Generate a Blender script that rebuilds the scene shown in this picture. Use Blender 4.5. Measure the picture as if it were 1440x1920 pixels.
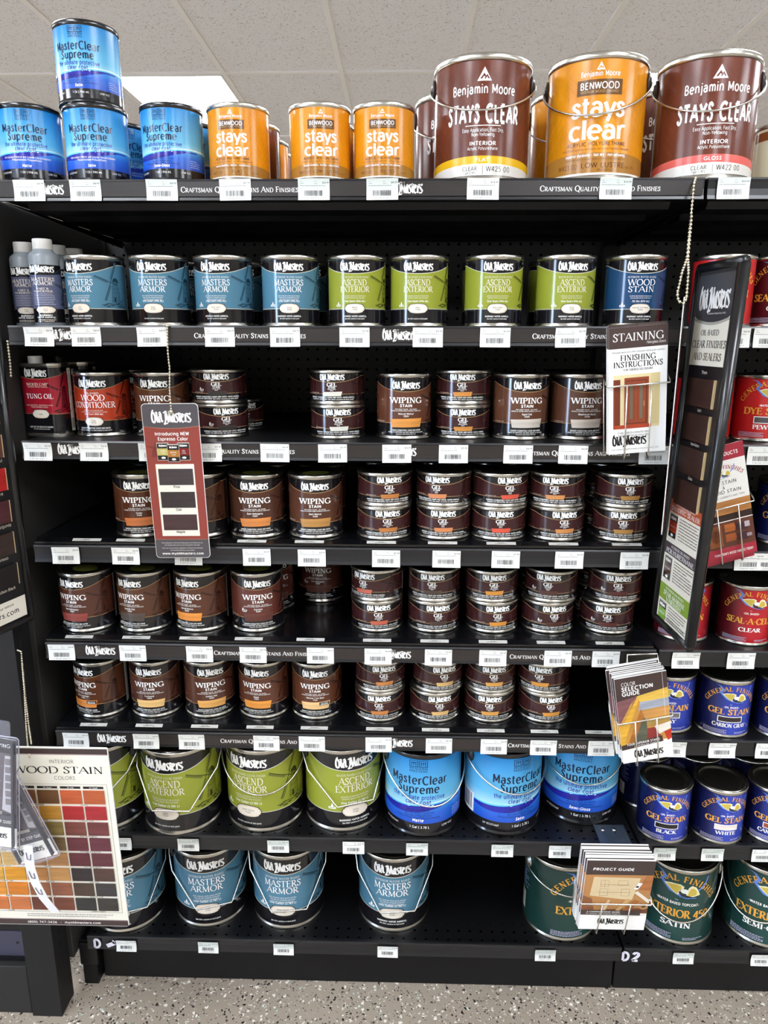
import bpy, bmesh, math, random
from mathutils import Vector, Matrix
from mathutils.geometry import tessellate_polygon
random.seed(7)
for o in list(bpy.data.objects): bpy.data.objects.remove(o)
SC = bpy.context.scene
COL = SC.collection
PI = math.pi

# ------------------------------------------------------------------ camera, world, lights, exposure
CAM = Vector((0.7144, -1.3306, 1.4934)); YAW, PIT, ROL, FPX = map(float, (-0.025107, 0.239482, 0.001877, 1350.0))
FW = Vector((math.sin(YAW)*math.cos(PIT), math.cos(YAW)*math.cos(PIT), -math.sin(PIT)))
R0 = Vector((math.cos(YAW), -math.sin(YAW), 0)); U0 = R0.cross(FW)
RT = R0*math.cos(ROL) + U0*math.sin(ROL); UP = U0*math.cos(ROL) - R0*math.sin(ROL)
cd = bpy.data.cameras.new('camera'); cam = bpy.data.objects.new('camera', cd); COL.objects.link(cam)
cam.matrix_world = Matrix(((RT.x, UP.x, -FW.x, CAM.x), (RT.y, UP.y, -FW.y, CAM.y), (RT.z, UP.z, -FW.z, CAM.z), (0, 0, 0, 1)))
cd.sensor_fit = 'VERTICAL'; cd.sensor_height = 36.0; cd.sensor_width = 27.0; cd.lens = FPX/1920*36.0
cd.clip_start = 0.02; cd.clip_end = 60
SC.camera = cam
SC.view_settings.view_transform = 'Standard'; SC.view_settings.look = 'None'
SC.view_settings.gamma = 1.0; SC.view_settings.use_curve_mapping = False
SC.view_settings.exposure = 1.3
PANEL_LIGHT = 10.0        # strength of the ceiling troffers
DAYLIGHT = 13.0           # sky seen through the shop window
w = bpy.data.worlds.new('daylight'); SC.world = w; w.use_nodes = True
w.node_tree.nodes['Background'].inputs[0].default_value = (0.55, 0.72, 1.0, 1)
w.node_tree.nodes['Background'].inputs[1].default_value = DAYLIGHT
def ray(x, y): return FW + RT*((x-720)/FPX) - UP*((y-960)/FPX)
def atY(x, y, Y): d = ray(x, y); return CAM + d*((Y-CAM.y)/d.y)      # the point on the upright plane Y
def atZ(x, y, Z): d = ray(x, y); return CAM + d*((Z-CAM.z)/d.z)      # the point on the level plane Z

# ------------------------------------------------------------------ materials
MATS = {}
def lin(h):
    h = h.lstrip('#'); c = [int(h[i:i+2], 16)/255 for i in (0, 2, 4)]
    return tuple(x/12.92 if x <= .04045 else ((x+.055)/1.055)**2.4 for x in c) + (1,)
def M(name, col=None, rough=.45, metal=0.0, bump=0.0, bscale=200.0, var=0.0, vscale=(8, 8, 8), emit=0.0, coat=0.0, spec=.5, trans=0.0, alpha=1.0):
    if name in MATS: return MATS[name]
    m = bpy.data.materials.new(name); m.use_nodes = True; MATS[name] = m
    nt = m.node_tree; b = nt.nodes['Principled BSDF']
    c = lin(col or '#888888')
    b.inputs['Base Color'].default_value = c; b.inputs['Roughness'].default_value = rough; b.inputs['Metallic'].default_value = metal
    b.inputs['Specular IOR Level'].default_value = spec; b.inputs['Coat Weight'].default_value = coat; b.inputs['Coat Roughness'].default_value = .12
    b.inputs['Transmission Weight'].default_value = trans; b.inputs['Alpha'].default_value = alpha
    if emit:
        b.inputs['Emission Color'].default_value = c; b.inputs['Emission Strength'].default_value = emit
    if var or bump:
        tc = nt.nodes.new('ShaderNodeTexCoord'); mp = nt.nodes.new('ShaderNodeMapping'); mp.inputs['Scale'].default_value = vscale
        nt.links.new(tc.outputs['Object'], mp.inputs['Vector'])
    if var:
        n = nt.nodes.new('ShaderNodeTexNoise'); n.inputs['Scale'].default_value = 1.0; n.inputs['Detail'].default_value = 5
        nt.links.new(mp.outputs[0], n.inputs['Vector'])
        r = nt.nodes.new('ShaderNodeValToRGB')
        r.color_ramp.elements[0].position = .3; r.color_ramp.elements[1].position = .7
        r.color_ramp.elements[0].color = tuple(x*(1-var) for x in c[:3]) + (1,); r.color_ramp.elements[1].color = tuple(min(1, x*(1+var)) for x in c[:3]) + (1,)
        nt.links.new(n.outputs[0], r.inputs[0]); nt.links.new(r.outputs[0], b.inputs['Base Color'])
    if bump:
        n2 = nt.nodes.new('ShaderNodeTexNoise'); n2.inputs['Scale'].default_value = bscale
        nt.links.new(tc.outputs['Object'], n2.inputs['Vector'])
        bp = nt.nodes.new('ShaderNodeBump'); bp.inputs['Strength'].default_value = bump; bp.inputs['Distance'].default_value = .002
        nt.links.new(n2.outputs[0], bp.inputs['Height']); nt.links.new(bp.outputs[0], b.inputs['Normal'])
    return m
def ink(h, rough=.16):                                     # a printed colour
    return M('ink_'+h.strip('#')+('' if rough == .16 else '_%d' % (rough*100)), h, rough)
def wood(h, name=None): return M(name or 'wood_'+h.strip('#'), h, .45, var=.22, vscale=(14, 14, 130))
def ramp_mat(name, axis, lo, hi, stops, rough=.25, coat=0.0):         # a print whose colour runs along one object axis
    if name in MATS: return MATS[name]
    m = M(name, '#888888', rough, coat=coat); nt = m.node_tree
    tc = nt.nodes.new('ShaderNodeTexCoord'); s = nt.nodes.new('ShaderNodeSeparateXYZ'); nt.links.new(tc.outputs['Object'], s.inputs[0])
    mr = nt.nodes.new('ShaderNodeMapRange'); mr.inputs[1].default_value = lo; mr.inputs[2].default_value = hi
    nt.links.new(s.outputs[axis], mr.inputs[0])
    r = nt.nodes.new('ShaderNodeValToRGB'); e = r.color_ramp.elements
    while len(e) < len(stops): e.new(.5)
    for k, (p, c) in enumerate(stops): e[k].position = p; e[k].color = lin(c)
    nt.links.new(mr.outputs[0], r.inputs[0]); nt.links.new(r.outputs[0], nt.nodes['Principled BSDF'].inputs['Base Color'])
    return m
def peg_mat(name, base, hole, ax, pitch, rad, off=(0, 0), rough=.5, vmin=None, vmax=None):   # perforated sheet: round holes on a grid
    m = M(name, base, rough); nt = m.node_tree; N = nt.nodes.new; L = nt.links.new
    tc = N('ShaderNodeTexCoord'); s = N('ShaderNodeSeparateXYZ'); L(tc.outputs['Object'], s.inputs[0])
    def mth(op, a, b=None, c=None):
        n = N('ShaderNodeMath'); n.operation = op
        for i, v in enumerate((a, b, c)):
            if v is None: continue
            if isinstance(v, (int, float)): n.inputs[i].default_value = v
            else: L(v, n.inputs[i])
        return n.outputs[0]
    q = []
    for i in (0, 1):
        f = mth('FRACT', mth('DIVIDE', mth('ADD', s.outputs[ax[i]], 50*pitch+off[i]), pitch))
        q.append(mth('POWER', mth('SUBTRACT', f, .5), 2.0))
    d = mth('SQRT', mth('ADD', q[0], q[1]))
    h = mth('LESS_THAN', d, rad/pitch)
    if vmin is not None:
        h = mth('MULTIPLY', h, mth('GREATER_THAN', s.outputs[ax[1]], vmin)); h = mth('MULTIPLY', h, mth('LESS_THAN', s.outputs[ax[1]], vmax))
    mx = N('ShaderNodeMix'); mx.data_type = 'RGBA'; L(h, mx.inputs[0])
    mx.inputs[6].default_value = lin(base); mx.inputs[7].default_value = lin(hole)
    L(mx.outputs[2], nt.nodes['Principled BSDF'].inputs['Base Color'])
    L(mth('MULTIPLY', mth('SUBTRACT', 1.0, h), .5), nt.nodes['Principled BSDF'].inputs['Specular IOR Level'])
    return m
BLACK = M('black_powder_coat', '#0d0d0f', .4, bump=.06, bscale=900, spec=.3)
GREYP = M('grey_painted_panel', '#2e2c2a', .65, bump=.05, bscale=600, spec=.3)
STEEL = M('tin_plate', '#c8c4ba', .26, 1.0)
DKSTEEL = M('black_lacquer_tin', '#0c0c0f', .22, .0, coat=.5)
WIRE = M('bright_wire', '#d8d6cf', .25, 1.0)
BRASS = M('ball_chain_metal', '#d9cfb8', .28, 1.0)
BPLAST = M('black_plastic', '#08080a', .35)
PAPER = M('white_paper', '#e9e8e4', .6)
CREAM = M('cream_card', '#e4dfd0', .55)
WHITE = ink('#f2f1ec')

# ------------------------------------------------------------------ objects
def mesh_obj(name, me, parent=None):
    o = bpy.data.objects.new(name, me); COL.objects.link(o)
    if parent: o.parent = parent
    return o
def tag(o, label=None, cat=None, group=None, kind=None):
    for k, v in (('label', label), ('category', cat), ('group', group), ('kind', kind)):
        if v: o[k] = v
    return o
def empty(name, loc=(0, 0, 0), rz=0.0, label=None, cat=None, group=None):
    o = bpy.data.objects.new(name, None); COL.objects.link(o); o.location = loc; o.rotation_euler = (0, 0, rz); o.empty_display_size = .02
    return tag(o, label, cat, group)
class MB:                                                  # collects shapes for one mesh
    def __init__(s): s.v = []; s.f = []; s.m = []; s.mats = []; s.sm = []
    def mi(s, m):
        if m not in s.mats: s.mats.append(m)
        return s.mats.index(m)
    def add(s, vs, fs, m, smooth=False):
        k = len(s.v); s.v += [tuple(v) for v in vs]; i = s.mi(m)
        for f in fs: s.f.append([a+k for a in f]); s.m.append(i); s.sm.append(smooth)
        return s
    def box(s, x0, x1, y0, y1, z0, z1, m):
        return s.add([(x, y, z) for z in (z0, z1) for y in (y0, y1) for x in (x0, x1)],
                     [(0, 2, 3, 1), (4, 5, 7, 6), (0, 1, 5, 4), (2, 6, 7, 3), (0, 4, 6, 2), (1, 3, 7, 5)], m)
    def lathe(s, prof, m, n=48, smooth=True):
        vs = []; fs = []; K = len(prof)
        for i in range(n):
            a = 2*PI*i/n
            for r, z in prof: vs.append((r*math.sin(a), -r*math.cos(a), z))
        for i in range(n):
            j = (i+1) % n
            for k in range(K-1): fs.append((i*K+k, j*K+k, j*K+k+1, i*K+k+1))
        return s.add(vs, fs, m, smooth)
    def tube(s, pts, r, m, n=8, closed=False):
        pts = [Vector(p) for p in pts]; vs = []; fs = []; L = len(pts); prev = None
        for i, p in enumerate(pts):
            a = pts[i-1] if i or closed else p; b = pts[(i+1) % L] if i < L-1 or closed else p
            t = (b-a).normalized()
            u = (prev - t*prev.dot(t)) if prev is not None else t.cross(Vector((0.3, 0.2, 1)) if abs(t.z) < .9 else Vector((1, 0, 0)))
            u.normalize(); prev = u; w_ = t.cross(u)
            for k in range(n): q = 2*PI*k/n; vs.append(p + u*(r*math.cos(q)) + w_*(r*math.sin(q)))
        for i in range(L if closed else L-1):
            j = (i+1) % L
            for k in range(n): l = (k+1) % n; fs.append((i*n+k, i*n+l, j*n+l, j*n+k))
        if not closed: fs += [tuple(range(n-1, -1, -1)), tuple((L-1)*n+k for k in range(n))]
        return s.add(vs, fs, m, True)
    def ball(s, c, r, m, nu=8, nv=5):
        vs = [(c[0], c[1], c[2]-r)]; fs = []
        for j in range(1, nv):
            b = -PI/2+PI*j/nv
            for i in range(nu): a = 2*PI*i/nu; vs.append((c[0]+r*math.cos(b)*math.cos(a), c[1]+r*math.cos(b)*math.sin(a), c[2]+r*math.sin(b)))
        vs.append((c[0], c[1], c[2]+r)); T = len(vs)-1
        for i in range(nu):
            k = (i+1) % nu; fs.append((0, 1+k, 1+i)); fs.append((T, T-nu+i, T-nu+k))
            for j in range(nv-2): a = 1+j*nu; fs.append((a+i, a+k, a+nu+k, a+nu+i))
        return s.add(vs, fs, m, True)
    def prism(s, pts, x0, x1, m):                          # outline in (y,z) swept along x
        n = len(pts); vs = [(x0, y, z) for y, z in pts] + [(x1, y, z) for y, z in pts]
        return s.add(vs, [tuple(range(n-1, -1, -1)), tuple(range(n, 2*n))] + [(i, (i+1) % n, n+(i+1) % n, n+i) for i in range(n)], m)
    def mesh(s, name):
        me = bpy.data.meshes.new(name); me.from_pydata(s.v, [], s.f)
        for m in s.mats: me.materials.append(m)
        me.polygons.foreach_set('material_index', s.m); me.polygons.foreach_set('use_smooth', s.sm); me.update()
        return me
    def build(s, name, parent=None, bevel=0.0):
        o = mesh_obj(name, s.mesh(name), parent)
        if bevel:
            b = o.modifiers.new('edge', 'BEVEL'); b.width = bevel; b.segments = 2; b.limit_method = 'ANGLE'
        return o

# ------------------------------------------------------------------ lettering and flat print
NS = {  # plain sans letters on a cap height of one: k line, c arc, p path
 'A': (.72, 'k0,0,.36,1 k.36,1,.72,0 k.13,.33,.59,.33'), 'B': (.64, 'k.1,0,.1,1 k.1,1,.3,1 c.3,.76,.22,.24,-90,90 k.1,.52,.32,.52 c.32,.26,.26,.26,-90,90 k.1,0,.32,0'), 'C': (.78, 'c.46,.5,.4,.5,48,312'),
 'D': (.8, 'k.1,0,.1,1 k.1,1,.32,1 c.32,.5,.42,.5,-90,90 k.1,0,.32,0'), 'E': (.58, 'k.1,0,.1,1 k.1,1,.5,1 k.1,.52,.46,.52 k.1,0,.52,0'), 'F': (.54, 'k.1,0,.1,1 k.1,1,.5,1 k.1,.52,.46,.52'),
 'G': (.88, 'c.46,.5,.4,.5,46,345 k.85,.44,.5,.44'), 'H': (.76, 'k.1,0,.1,1 k.66,0,.66,1 k.1,.52,.66,.52'), 'I': (.22, 'k.11,0,.11,1'), 'J': (.44, 'k.33,.22,.33,1 c.19,.22,.14,.22,190,360'),
 'K': (.64, 'k.1,0,.1,1 k.1,.38,.56,1 k.27,.6,.6,0'), 'L': (.52, 'k.1,0,.1,1 k.1,0,.5,0'), 'M': (.9, 'k.1,0,.1,1 k.1,1,.45,.22 k.45,.22,.8,1 k.8,1,.8,0'), 'N': (.76, 'k.1,0,.1,1 k.1,1,.66,0 k.66,0,.66,1'),
 'O': (.92, 'c.46,.5,.41,.5,0,360'), 'P': (.6, 'k.1,0,.1,1 k.1,1,.3,1 c.3,.74,.25,.26,-90,90 k.1,.48,.3,.48'), 'Q': (.92, 'c.46,.5,.41,.5,0,360 k.55,.22,.84,-.04'), 'R': (.64, 'k.1,0,.1,1 k.1,1,.3,1 c.3,.75,.24,.25,-90,90 k.1,.5,.3,.5 k.3,.5,.6,0'),
 'S': (.54, 's'), 'T': (.6, 'k.3,0,.3,1 k0,1,.6,1'), 'U': (.74, 'k.1,1,.1,.3 c.37,.3,.27,.3,180,360 k.64,.3,.64,1'), 'V': (.68, 'k0,1,.34,0 k.34,0,.68,1'), 'W': (.98, 'k0,1,.245,0 k.245,0,.49,1 k.49,1,.735,0 k.735,0,.98,1'),
 'X': (.64, 'k.02,1,.62,0 k.02,0,.62,1'), 'Y': (.64, 'k0,1,.32,.46 k.32,.46,.64,1 k.32,0,.32,.46'), 'Z': (.6, 'k.04,1,.55,1 k.55,1,.04,0 k.04,0,.57,0'),
 'a': (.62, 'c.28,.21,.22,.21,0,360 k.51,0,.51,.46 c.29,.46,.22,.26,0,150'), 'b': (.68, 'k.1,0,.1,1.05 c.36,.36,.26,.36,0,360'), 'c': (.56, 'c.33,.36,.27,.36,50,310'), 'd': (.68, 'c.31,.36,.26,.36,0,360 k.57,0,.57,1.05'),
 'e': (.64, 'k.06,.38,.58,.38 c.33,.36,.27,.36,4,312'), 'f': (.38, 'k.17,0,.17,.85 c.35,.85,.18,.2,80,180 k.03,.68,.36,.68'), 'g': (.68, 'c.31,.36,.26,.36,0,360 k.57,.72,.57,-.08 c.33,-.08,.24,.22,200,360'),
 'h': (.66, 'k.1,0,.1,1.05 c.33,.42,.23,.3,0,180 k.56,0,.56,.42'), 'i': (.2, 'k.1,0,.1,.72 k.1,.9,.1,1.02'), 'j': (.26, 'k.16,-.12,.16,.72 c.04,-.12,.12,.16,270,360 k.16,.9,.16,1.02'), 'k': (.52, 'k.1,0,.1,1.05 k.1,.28,.46,.72 k.24,.44,.5,0'),
 'l': (.2, 'k.1,0,.1,1.05'), 'm': (.94, 'k.1,0,.1,.72 c.29,.45,.19,.27,0,180 k.48,0,.48,.45 c.66,.45,.18,.27,0,180 k.84,0,.84,.45'), 'n': (.66, 'k.1,0,.1,.72 c.33,.42,.23,.3,0,180 k.56,0,.56,.42'), 'o': (.68, 'c.34,.36,.28,.36,0,360'),
 'p': (.68, 'k.1,-.3,.1,.72 c.36,.36,.26,.36,0,360'), 'q': (.68, 'c.31,.36,.26,.36,0,360 k.57,-.3,.57,.72'), 'r': (.4, 'k.1,0,.1,.72 c.32,.42,.22,.3,65,180'), 's': (.46, 'z'), 't': (.4, 'k.18,.14,.18,.95 c.32,.14,.14,.14,180,285 k.02,.7,.36,.7'),
 'u': (.66, 'k.1,.72,.1,.3 c.33,.3,.23,.3,180,360 k.56,0,.56,.72'), 'v': (.56, 'k.02,.72,.28,0 k.28,0,.54,.72'), 'w': (.84, 'k.02,.72,.22,0 k.22,0,.42,.72 k.42,.72,.62,0 k.62,0,.82,.72'), 'x': (.54, 'k.03,.72,.51,0 k.03,0,.51,.72'), 'y': (.56, 'k.02,.72,.28,0 k.54,.72,.18,-.3'), 'z': (.5, 'k.04,.72,.45,.72 k.45,.72,.04,0 k.04,0,.47,0'),
 '0': (.64, 'c.32,.5,.26,.5,0,360'), '1': (.42, 'k.26,0,.26,1 k.26,1,.08,.82'), '2': (.6, 'p.07,.74,.12,.92,.3,1,.48,.92,.52,.74,.42,.5,.07,0 k.05,0,.56,0'), '3': (.6, 'p.08,.88,.2,.99,.36,.98,.48,.86,.46,.66,.28,.54,.46,.46,.54,.28,.46,.08,.28,0,.1,.06,.05,.16'),
 '4': (.62, 'k.44,0,.44,1 k.44,1,.04,.28 k.04,.28,.58,.28'), '5': (.6, 'k.5,1,.14,1 k.14,1,.1,.56 p.1,.56,.28,.62,.46,.56,.54,.34,.46,.1,.28,0,.08,.08'), '6': (.62, 'c.32,.3,.25,.3,0,360 p.46,1,.2,.66,.08,.36'), '7': (.58, 'k.05,1,.55,1 k.55,1,.2,0'), '8': (.6, 'c.3,.75,.2,.25,0,360 c.3,.26,.25,.26,0,360'), '9': (.6, 'c.3,.7,.24,.3,0,360 p.14,0,.4,.34,.53,.62'),
 '.': (.2, 'k.1,0,.1,.1'), ',': (.2, 'k.12,.08,.06,-.14'), '!': (.22, 'k.11,.28,.11,1 k.11,0,.11,.1'), '-': (.4, 'k.06,.38,.34,.38'), '|': (.2, 'k.1,-.2,.1,1.1'), '/': (.4, 'k.02,-.1,.38,1.05'), '(': (.32, 'c.34,.4,.24,.66,115,245'), ')': (.32, 'c-.02,.4,.24,.66,-65,65'),
 '&': (.76, 'k.2,.88,.68,0 c.34,.8,.16,.2,-30,220 c.3,.26,.24,.26,70,330 k.5,.1,.68,.46'), "'": (.18, 'k.09,.78,.09,1.02'), '$': (.54, 's k.26,-.12,.26,1.12'), ' ': (.32, ''),
}
S_ = [(.45, .80), (.40, .92), (.28, 1.0), (.16, .96), (.09, .83), (.12, .68), (.25, .56), (.37, .45), (.45, .29), (.42, .12), (.30, .01), (.17, .01), (.08, .09), (.05, .22)]
G = {  # capital skeletons on a cap height of one: k thick, n thin, c arc, p path; then the serif feet
 'A': (.74, 'n0,0,.37,1 k.37,1,.72,0 n.14,.36,.58,.36', '0,0 .72,0'),
 'B': (.63, 'k.14,0,.14,1 n.14,1,.28,1 c.28,.76,.22,.24,-90,90 n.14,.52,.3,.52 c.3,.26,.27,.26,-90,90 n.14,0,.3,0', '.1,0 .1,1'),
 'C': (.74, 'c.42,.5,.37,.5,46,314 n.67,.9,.67,.68 n.68,.12,.67,.28', ''),
 'D': (.78, 'k.14,0,.14,1 n.14,1,.32,1 c.32,.5,.41,.5,-90,90 n.14,0,.32,0', '.1,0 .1,1'),
 'E': (.60, 'k.14,0,.14,1 n.14,1,.52,1 n.14,.53,.44,.53 n.14,0,.55,0 n.52,1,.52,.82 n.55,0,.57,.2 n.44,.62,.44,.44', '.1,0 .1,1'),
 'F': (.56, 'k.14,0,.14,1 n.14,1,.52,1 n.14,.53,.44,.53 n.52,1,.52,.82 n.44,.62,.44,.44', '.14,0 .1,1'),
 'G': (.80, 'c.42,.5,.37,.5,46,314 n.67,.9,.67,.68 k.69,.04,.69,.4', '.69,.42'),
 'H': (.80, 'k.15,0,.15,1 k.65,0,.65,1 n.15,.53,.65,.53', '.15,0 .15,1 .65,0 .65,1'),
 'I': (.33, 'k.165,0,.165,1', '.165,0 .165,1'), 'J': (.4, 'k.24,.12,.24,1 c.1,.12,.14,.16,200,360', '.24,1'),
 'K': (.72, 'k.15,0,.15,1 n.15,.42,.58,1 k.3,.56,.66,0', '.15,0 .15,1 .58,1 .66,0'),
 'L': (.58, 'k.14,0,.14,1 n.14,0,.53,0 n.53,0,.55,.22', '.1,0 .14,1'),
 'M': (.94, 'n.13,0,.17,1 k.17,1,.47,.08 n.47,.08,.77,1 k.81,0,.77,1', '.13,0 .14,1 .81,0 .8,1'),
 'N': (.80, 'n.14,0,.14,1 k.14,1,.65,0 n.65,0,.65,1', '.14,0 .11,1 .65,1'),
 'O': (.84, 'c.42,.5,.37,.5,0,360', ''), 'P': (.58, 'k.14,0,.14,1 n.14,1,.28,1 c.28,.74,.25,.26,-90,90 n.14,.48,.28,.48', '.14,0 .1,1'),
 'Q': (.84, 'c.42,.5,.37,.5,0,360 k.45,.06,.8,-.2', ''),
 'R': (.68, 'k.14,0,.14,1 n.14,1,.28,1 c.28,.75,.24,.25,-90,90 n.14,.5,.28,.5 k.3,.5,.64,0', '.14,0 .1,1 .65,0'),
 'S': (.52, 's', ''), 'T': (.66, 'k.33,0,.33,1 n.04,1,.62,1 n.04,1,.02,.8 n.62,1,.64,.8', '.33,0'),
 'U': (.78, 'k.15,1,.15,.32 c.38,.32,.23,.32,180,360 n.61,.32,.61,1', '.15,1 .61,1'),
 'V': (.72, 'k.02,1,.37,0 n.37,0,.70,1', '.03,1 .69,1'),
 'W': (1.04, 'k.02,1,.29,0 n.29,0,.52,1 k.52,1,.79,0 n.79,0,1.02,1', '.03,1 .52,1 1.01,1'),
 'X': (.7, 'k.04,1,.66,0 n.04,0,.64,1', '.04,1 .66,0 .04,0 .64,1'), 'Y': (.68, 'k.02,1,.34,.5 n.34,.5,.66,1 k.34,0,.34,.5', '.03,1 .66,1 .34,0'),
 'Z': (.62, 'n.06,1,.56,1 k.56,1,.05,0 n.05,0,.58,0 n.06,1,.05,.8 n.58,0,.6,.2', ''),
 '-': (.36, 'n.06,.45,.3,.45', ''), '.': (.2, 'k.1,0,.1,.1', ''), '&': (.78, 'k.2,.9,.7,0 c.33,.82,.16,.17,-40,220 c.3,.25,.24,.26,60,330 n.5,.1,.7,.5', ''), ' ': (.34, '', ''),
}
def arcpts(cx, cy, rx, ry, a0, a1):
    n = max(4, int(abs(a1-a0)/18))
    return [(cx+rx*math.cos(math.radians(a0+(a1-a0)*i/n)), cy+ry*math.sin(math.radians(a0+(a1-a0)*i/n))) for i in range(n+1)]
def stroke(P, wf):                                         # a pen stroke: quads along a path, width by direction
    q = []; n = len(P); side = []
    for i in range(n):
        a = P[max(0, i-1)]; b = P[min(n-1, i+1)]; dx, dy = b[0]-a[0], b[1]-a[1]; l = math.hypot(dx, dy) or 1
        h = wf(math.atan2(dy, dx))/2; side.append(((P[i][0]-dy/l*h, P[i][1]+dx/l*h), (P[i][0]+dy/l*h, P[i][1]-dx/l*h)))
    for i in range(n-1):
        (a, b), (c, d) = side[i], side[i+1]; q.append([b, d, c, a])
    return q
NC = {}
def nglyph(ch, wt, con):
    k = (ch, wt, con)
    if k in NC: return NC[k]
    wd, st = NS[ch]; out = []; wf = lambda a: wt*(1-con*(1-abs(math.sin(a-.15))))
    for e in st.split():
        if e[0] in 'sz':
            q = 1.0 if e[0] == 's' else .72; out += stroke([(x*(1 if q == 1 else .88), y*q) for x, y in S_], wf); continue
        p = [float(x) for x in e[1:].split(',')]
        if e[0] == 'c': out += stroke(arcpts(*p), wf)
        else: out += stroke(list(zip(p[::2], p[1::2])), wf)
    NC[k] = (wd, out); return NC[k]
GC = {}
def glyph(ch, T, t, sl):
    k = (ch, T, t, sl)
    if k in GC: return GC[k]
    wd, st, sf = G[ch]; out = []
    nib = lambda a: t+(T-t)*abs(math.sin(a-.2))
    if st == 's': out += stroke(S_, nib); st = ''; sf = ''; out += stroke([(.45, .97), (.46, .74)], lambda a: t); out += stroke([(.05, .03), (.04, .28)], lambda a: t)
    for e in st.split():
        p = [float(x) for x in e[1:].split(',')]
        if e[0] == 'c': out += stroke(arcpts(*p), nib)
        else: out += stroke([(p[0], p[1]), (p[2], p[3])], lambda a, w_=(T if e[0] == 'k' else t): w_)
    if sl:
        for e in sf.split():
            x, y = map(float, e.split(',')); y2 = y+(t*.5 if y < .2 else -t*.5)
            out.append([(x-sl, y2-t*.55), (x+sl, y2-t*.55), (x+sl, y2+t*.55), (x-sl, y2+t*.55)])
    GC[k] = (wd, out); return GC[k]
LOGO = [  # a broad pen blackletter wordmark, drawn stroke by stroke (baseline 405, cap line 100)
 [(192, 72), (160, 118), (142, 200), (140, 300), (152, 365), (180, 402)], [(150, 372), (188, 405), (232, 398)], [(160, 128), (208, 165), (236, 230), (238, 330), (222, 400)],
 [(246, 142), (282, 132), (290, 220), (292, 345), (322, 402)], [(345, 158), (388, 128), (408, 190), (412, 330), (452, 392)], [(392, 222), (350, 255), (346, 360), (378, 402)], [(346, 200), (395, 190)],
 [(484, 158), (540, 108), (590, 122)], [(548, 112), (545, 210), (546, 330), (525, 400), (486, 458)], [(486, 458), (540, 438), (602, 424)], [(562, 118), (592, 260), (626, 405)], [(664, 102), (648, 240), (626, 400)], [(652, 112), (682, 270), (704, 400)],
 [(742, 206), (768, 176), (802, 172)], [(770, 186), (738, 250), (736, 350), (768, 402)], [(796, 172), (792, 345), (822, 402)],
 [(912, 186), (866, 172), (842, 212), (884, 290), (906, 350), (872, 400), (818, 386)], [(948, 142), (946, 345), (978, 400)], [(902, 190), (1006, 176)],
 [(1032, 178), (1002, 240), (1004, 345), (1042, 402), (1088, 372)], [(1026, 182), (1066, 200), (1058, 248), (1008, 290)],
 [(1112, 196), (1126, 180), (1128, 398)], [(1130, 206), (1166, 168), (1204, 186)], [(1276, 152), (1248, 212)], [(1258, 192), (1196, 176), (1174, 222), (1232, 278), (1280, 340), (1252, 398), (1172, 386)]]
LOGOQ = []
for P in LOGO:
    for qd in stroke(P, lambda a: 26+30*abs(math.sin(a+.5))): LOGOQ.append([((x-698)/1185, -(y-405)/1185) for x, y in qd][::-1])
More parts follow.
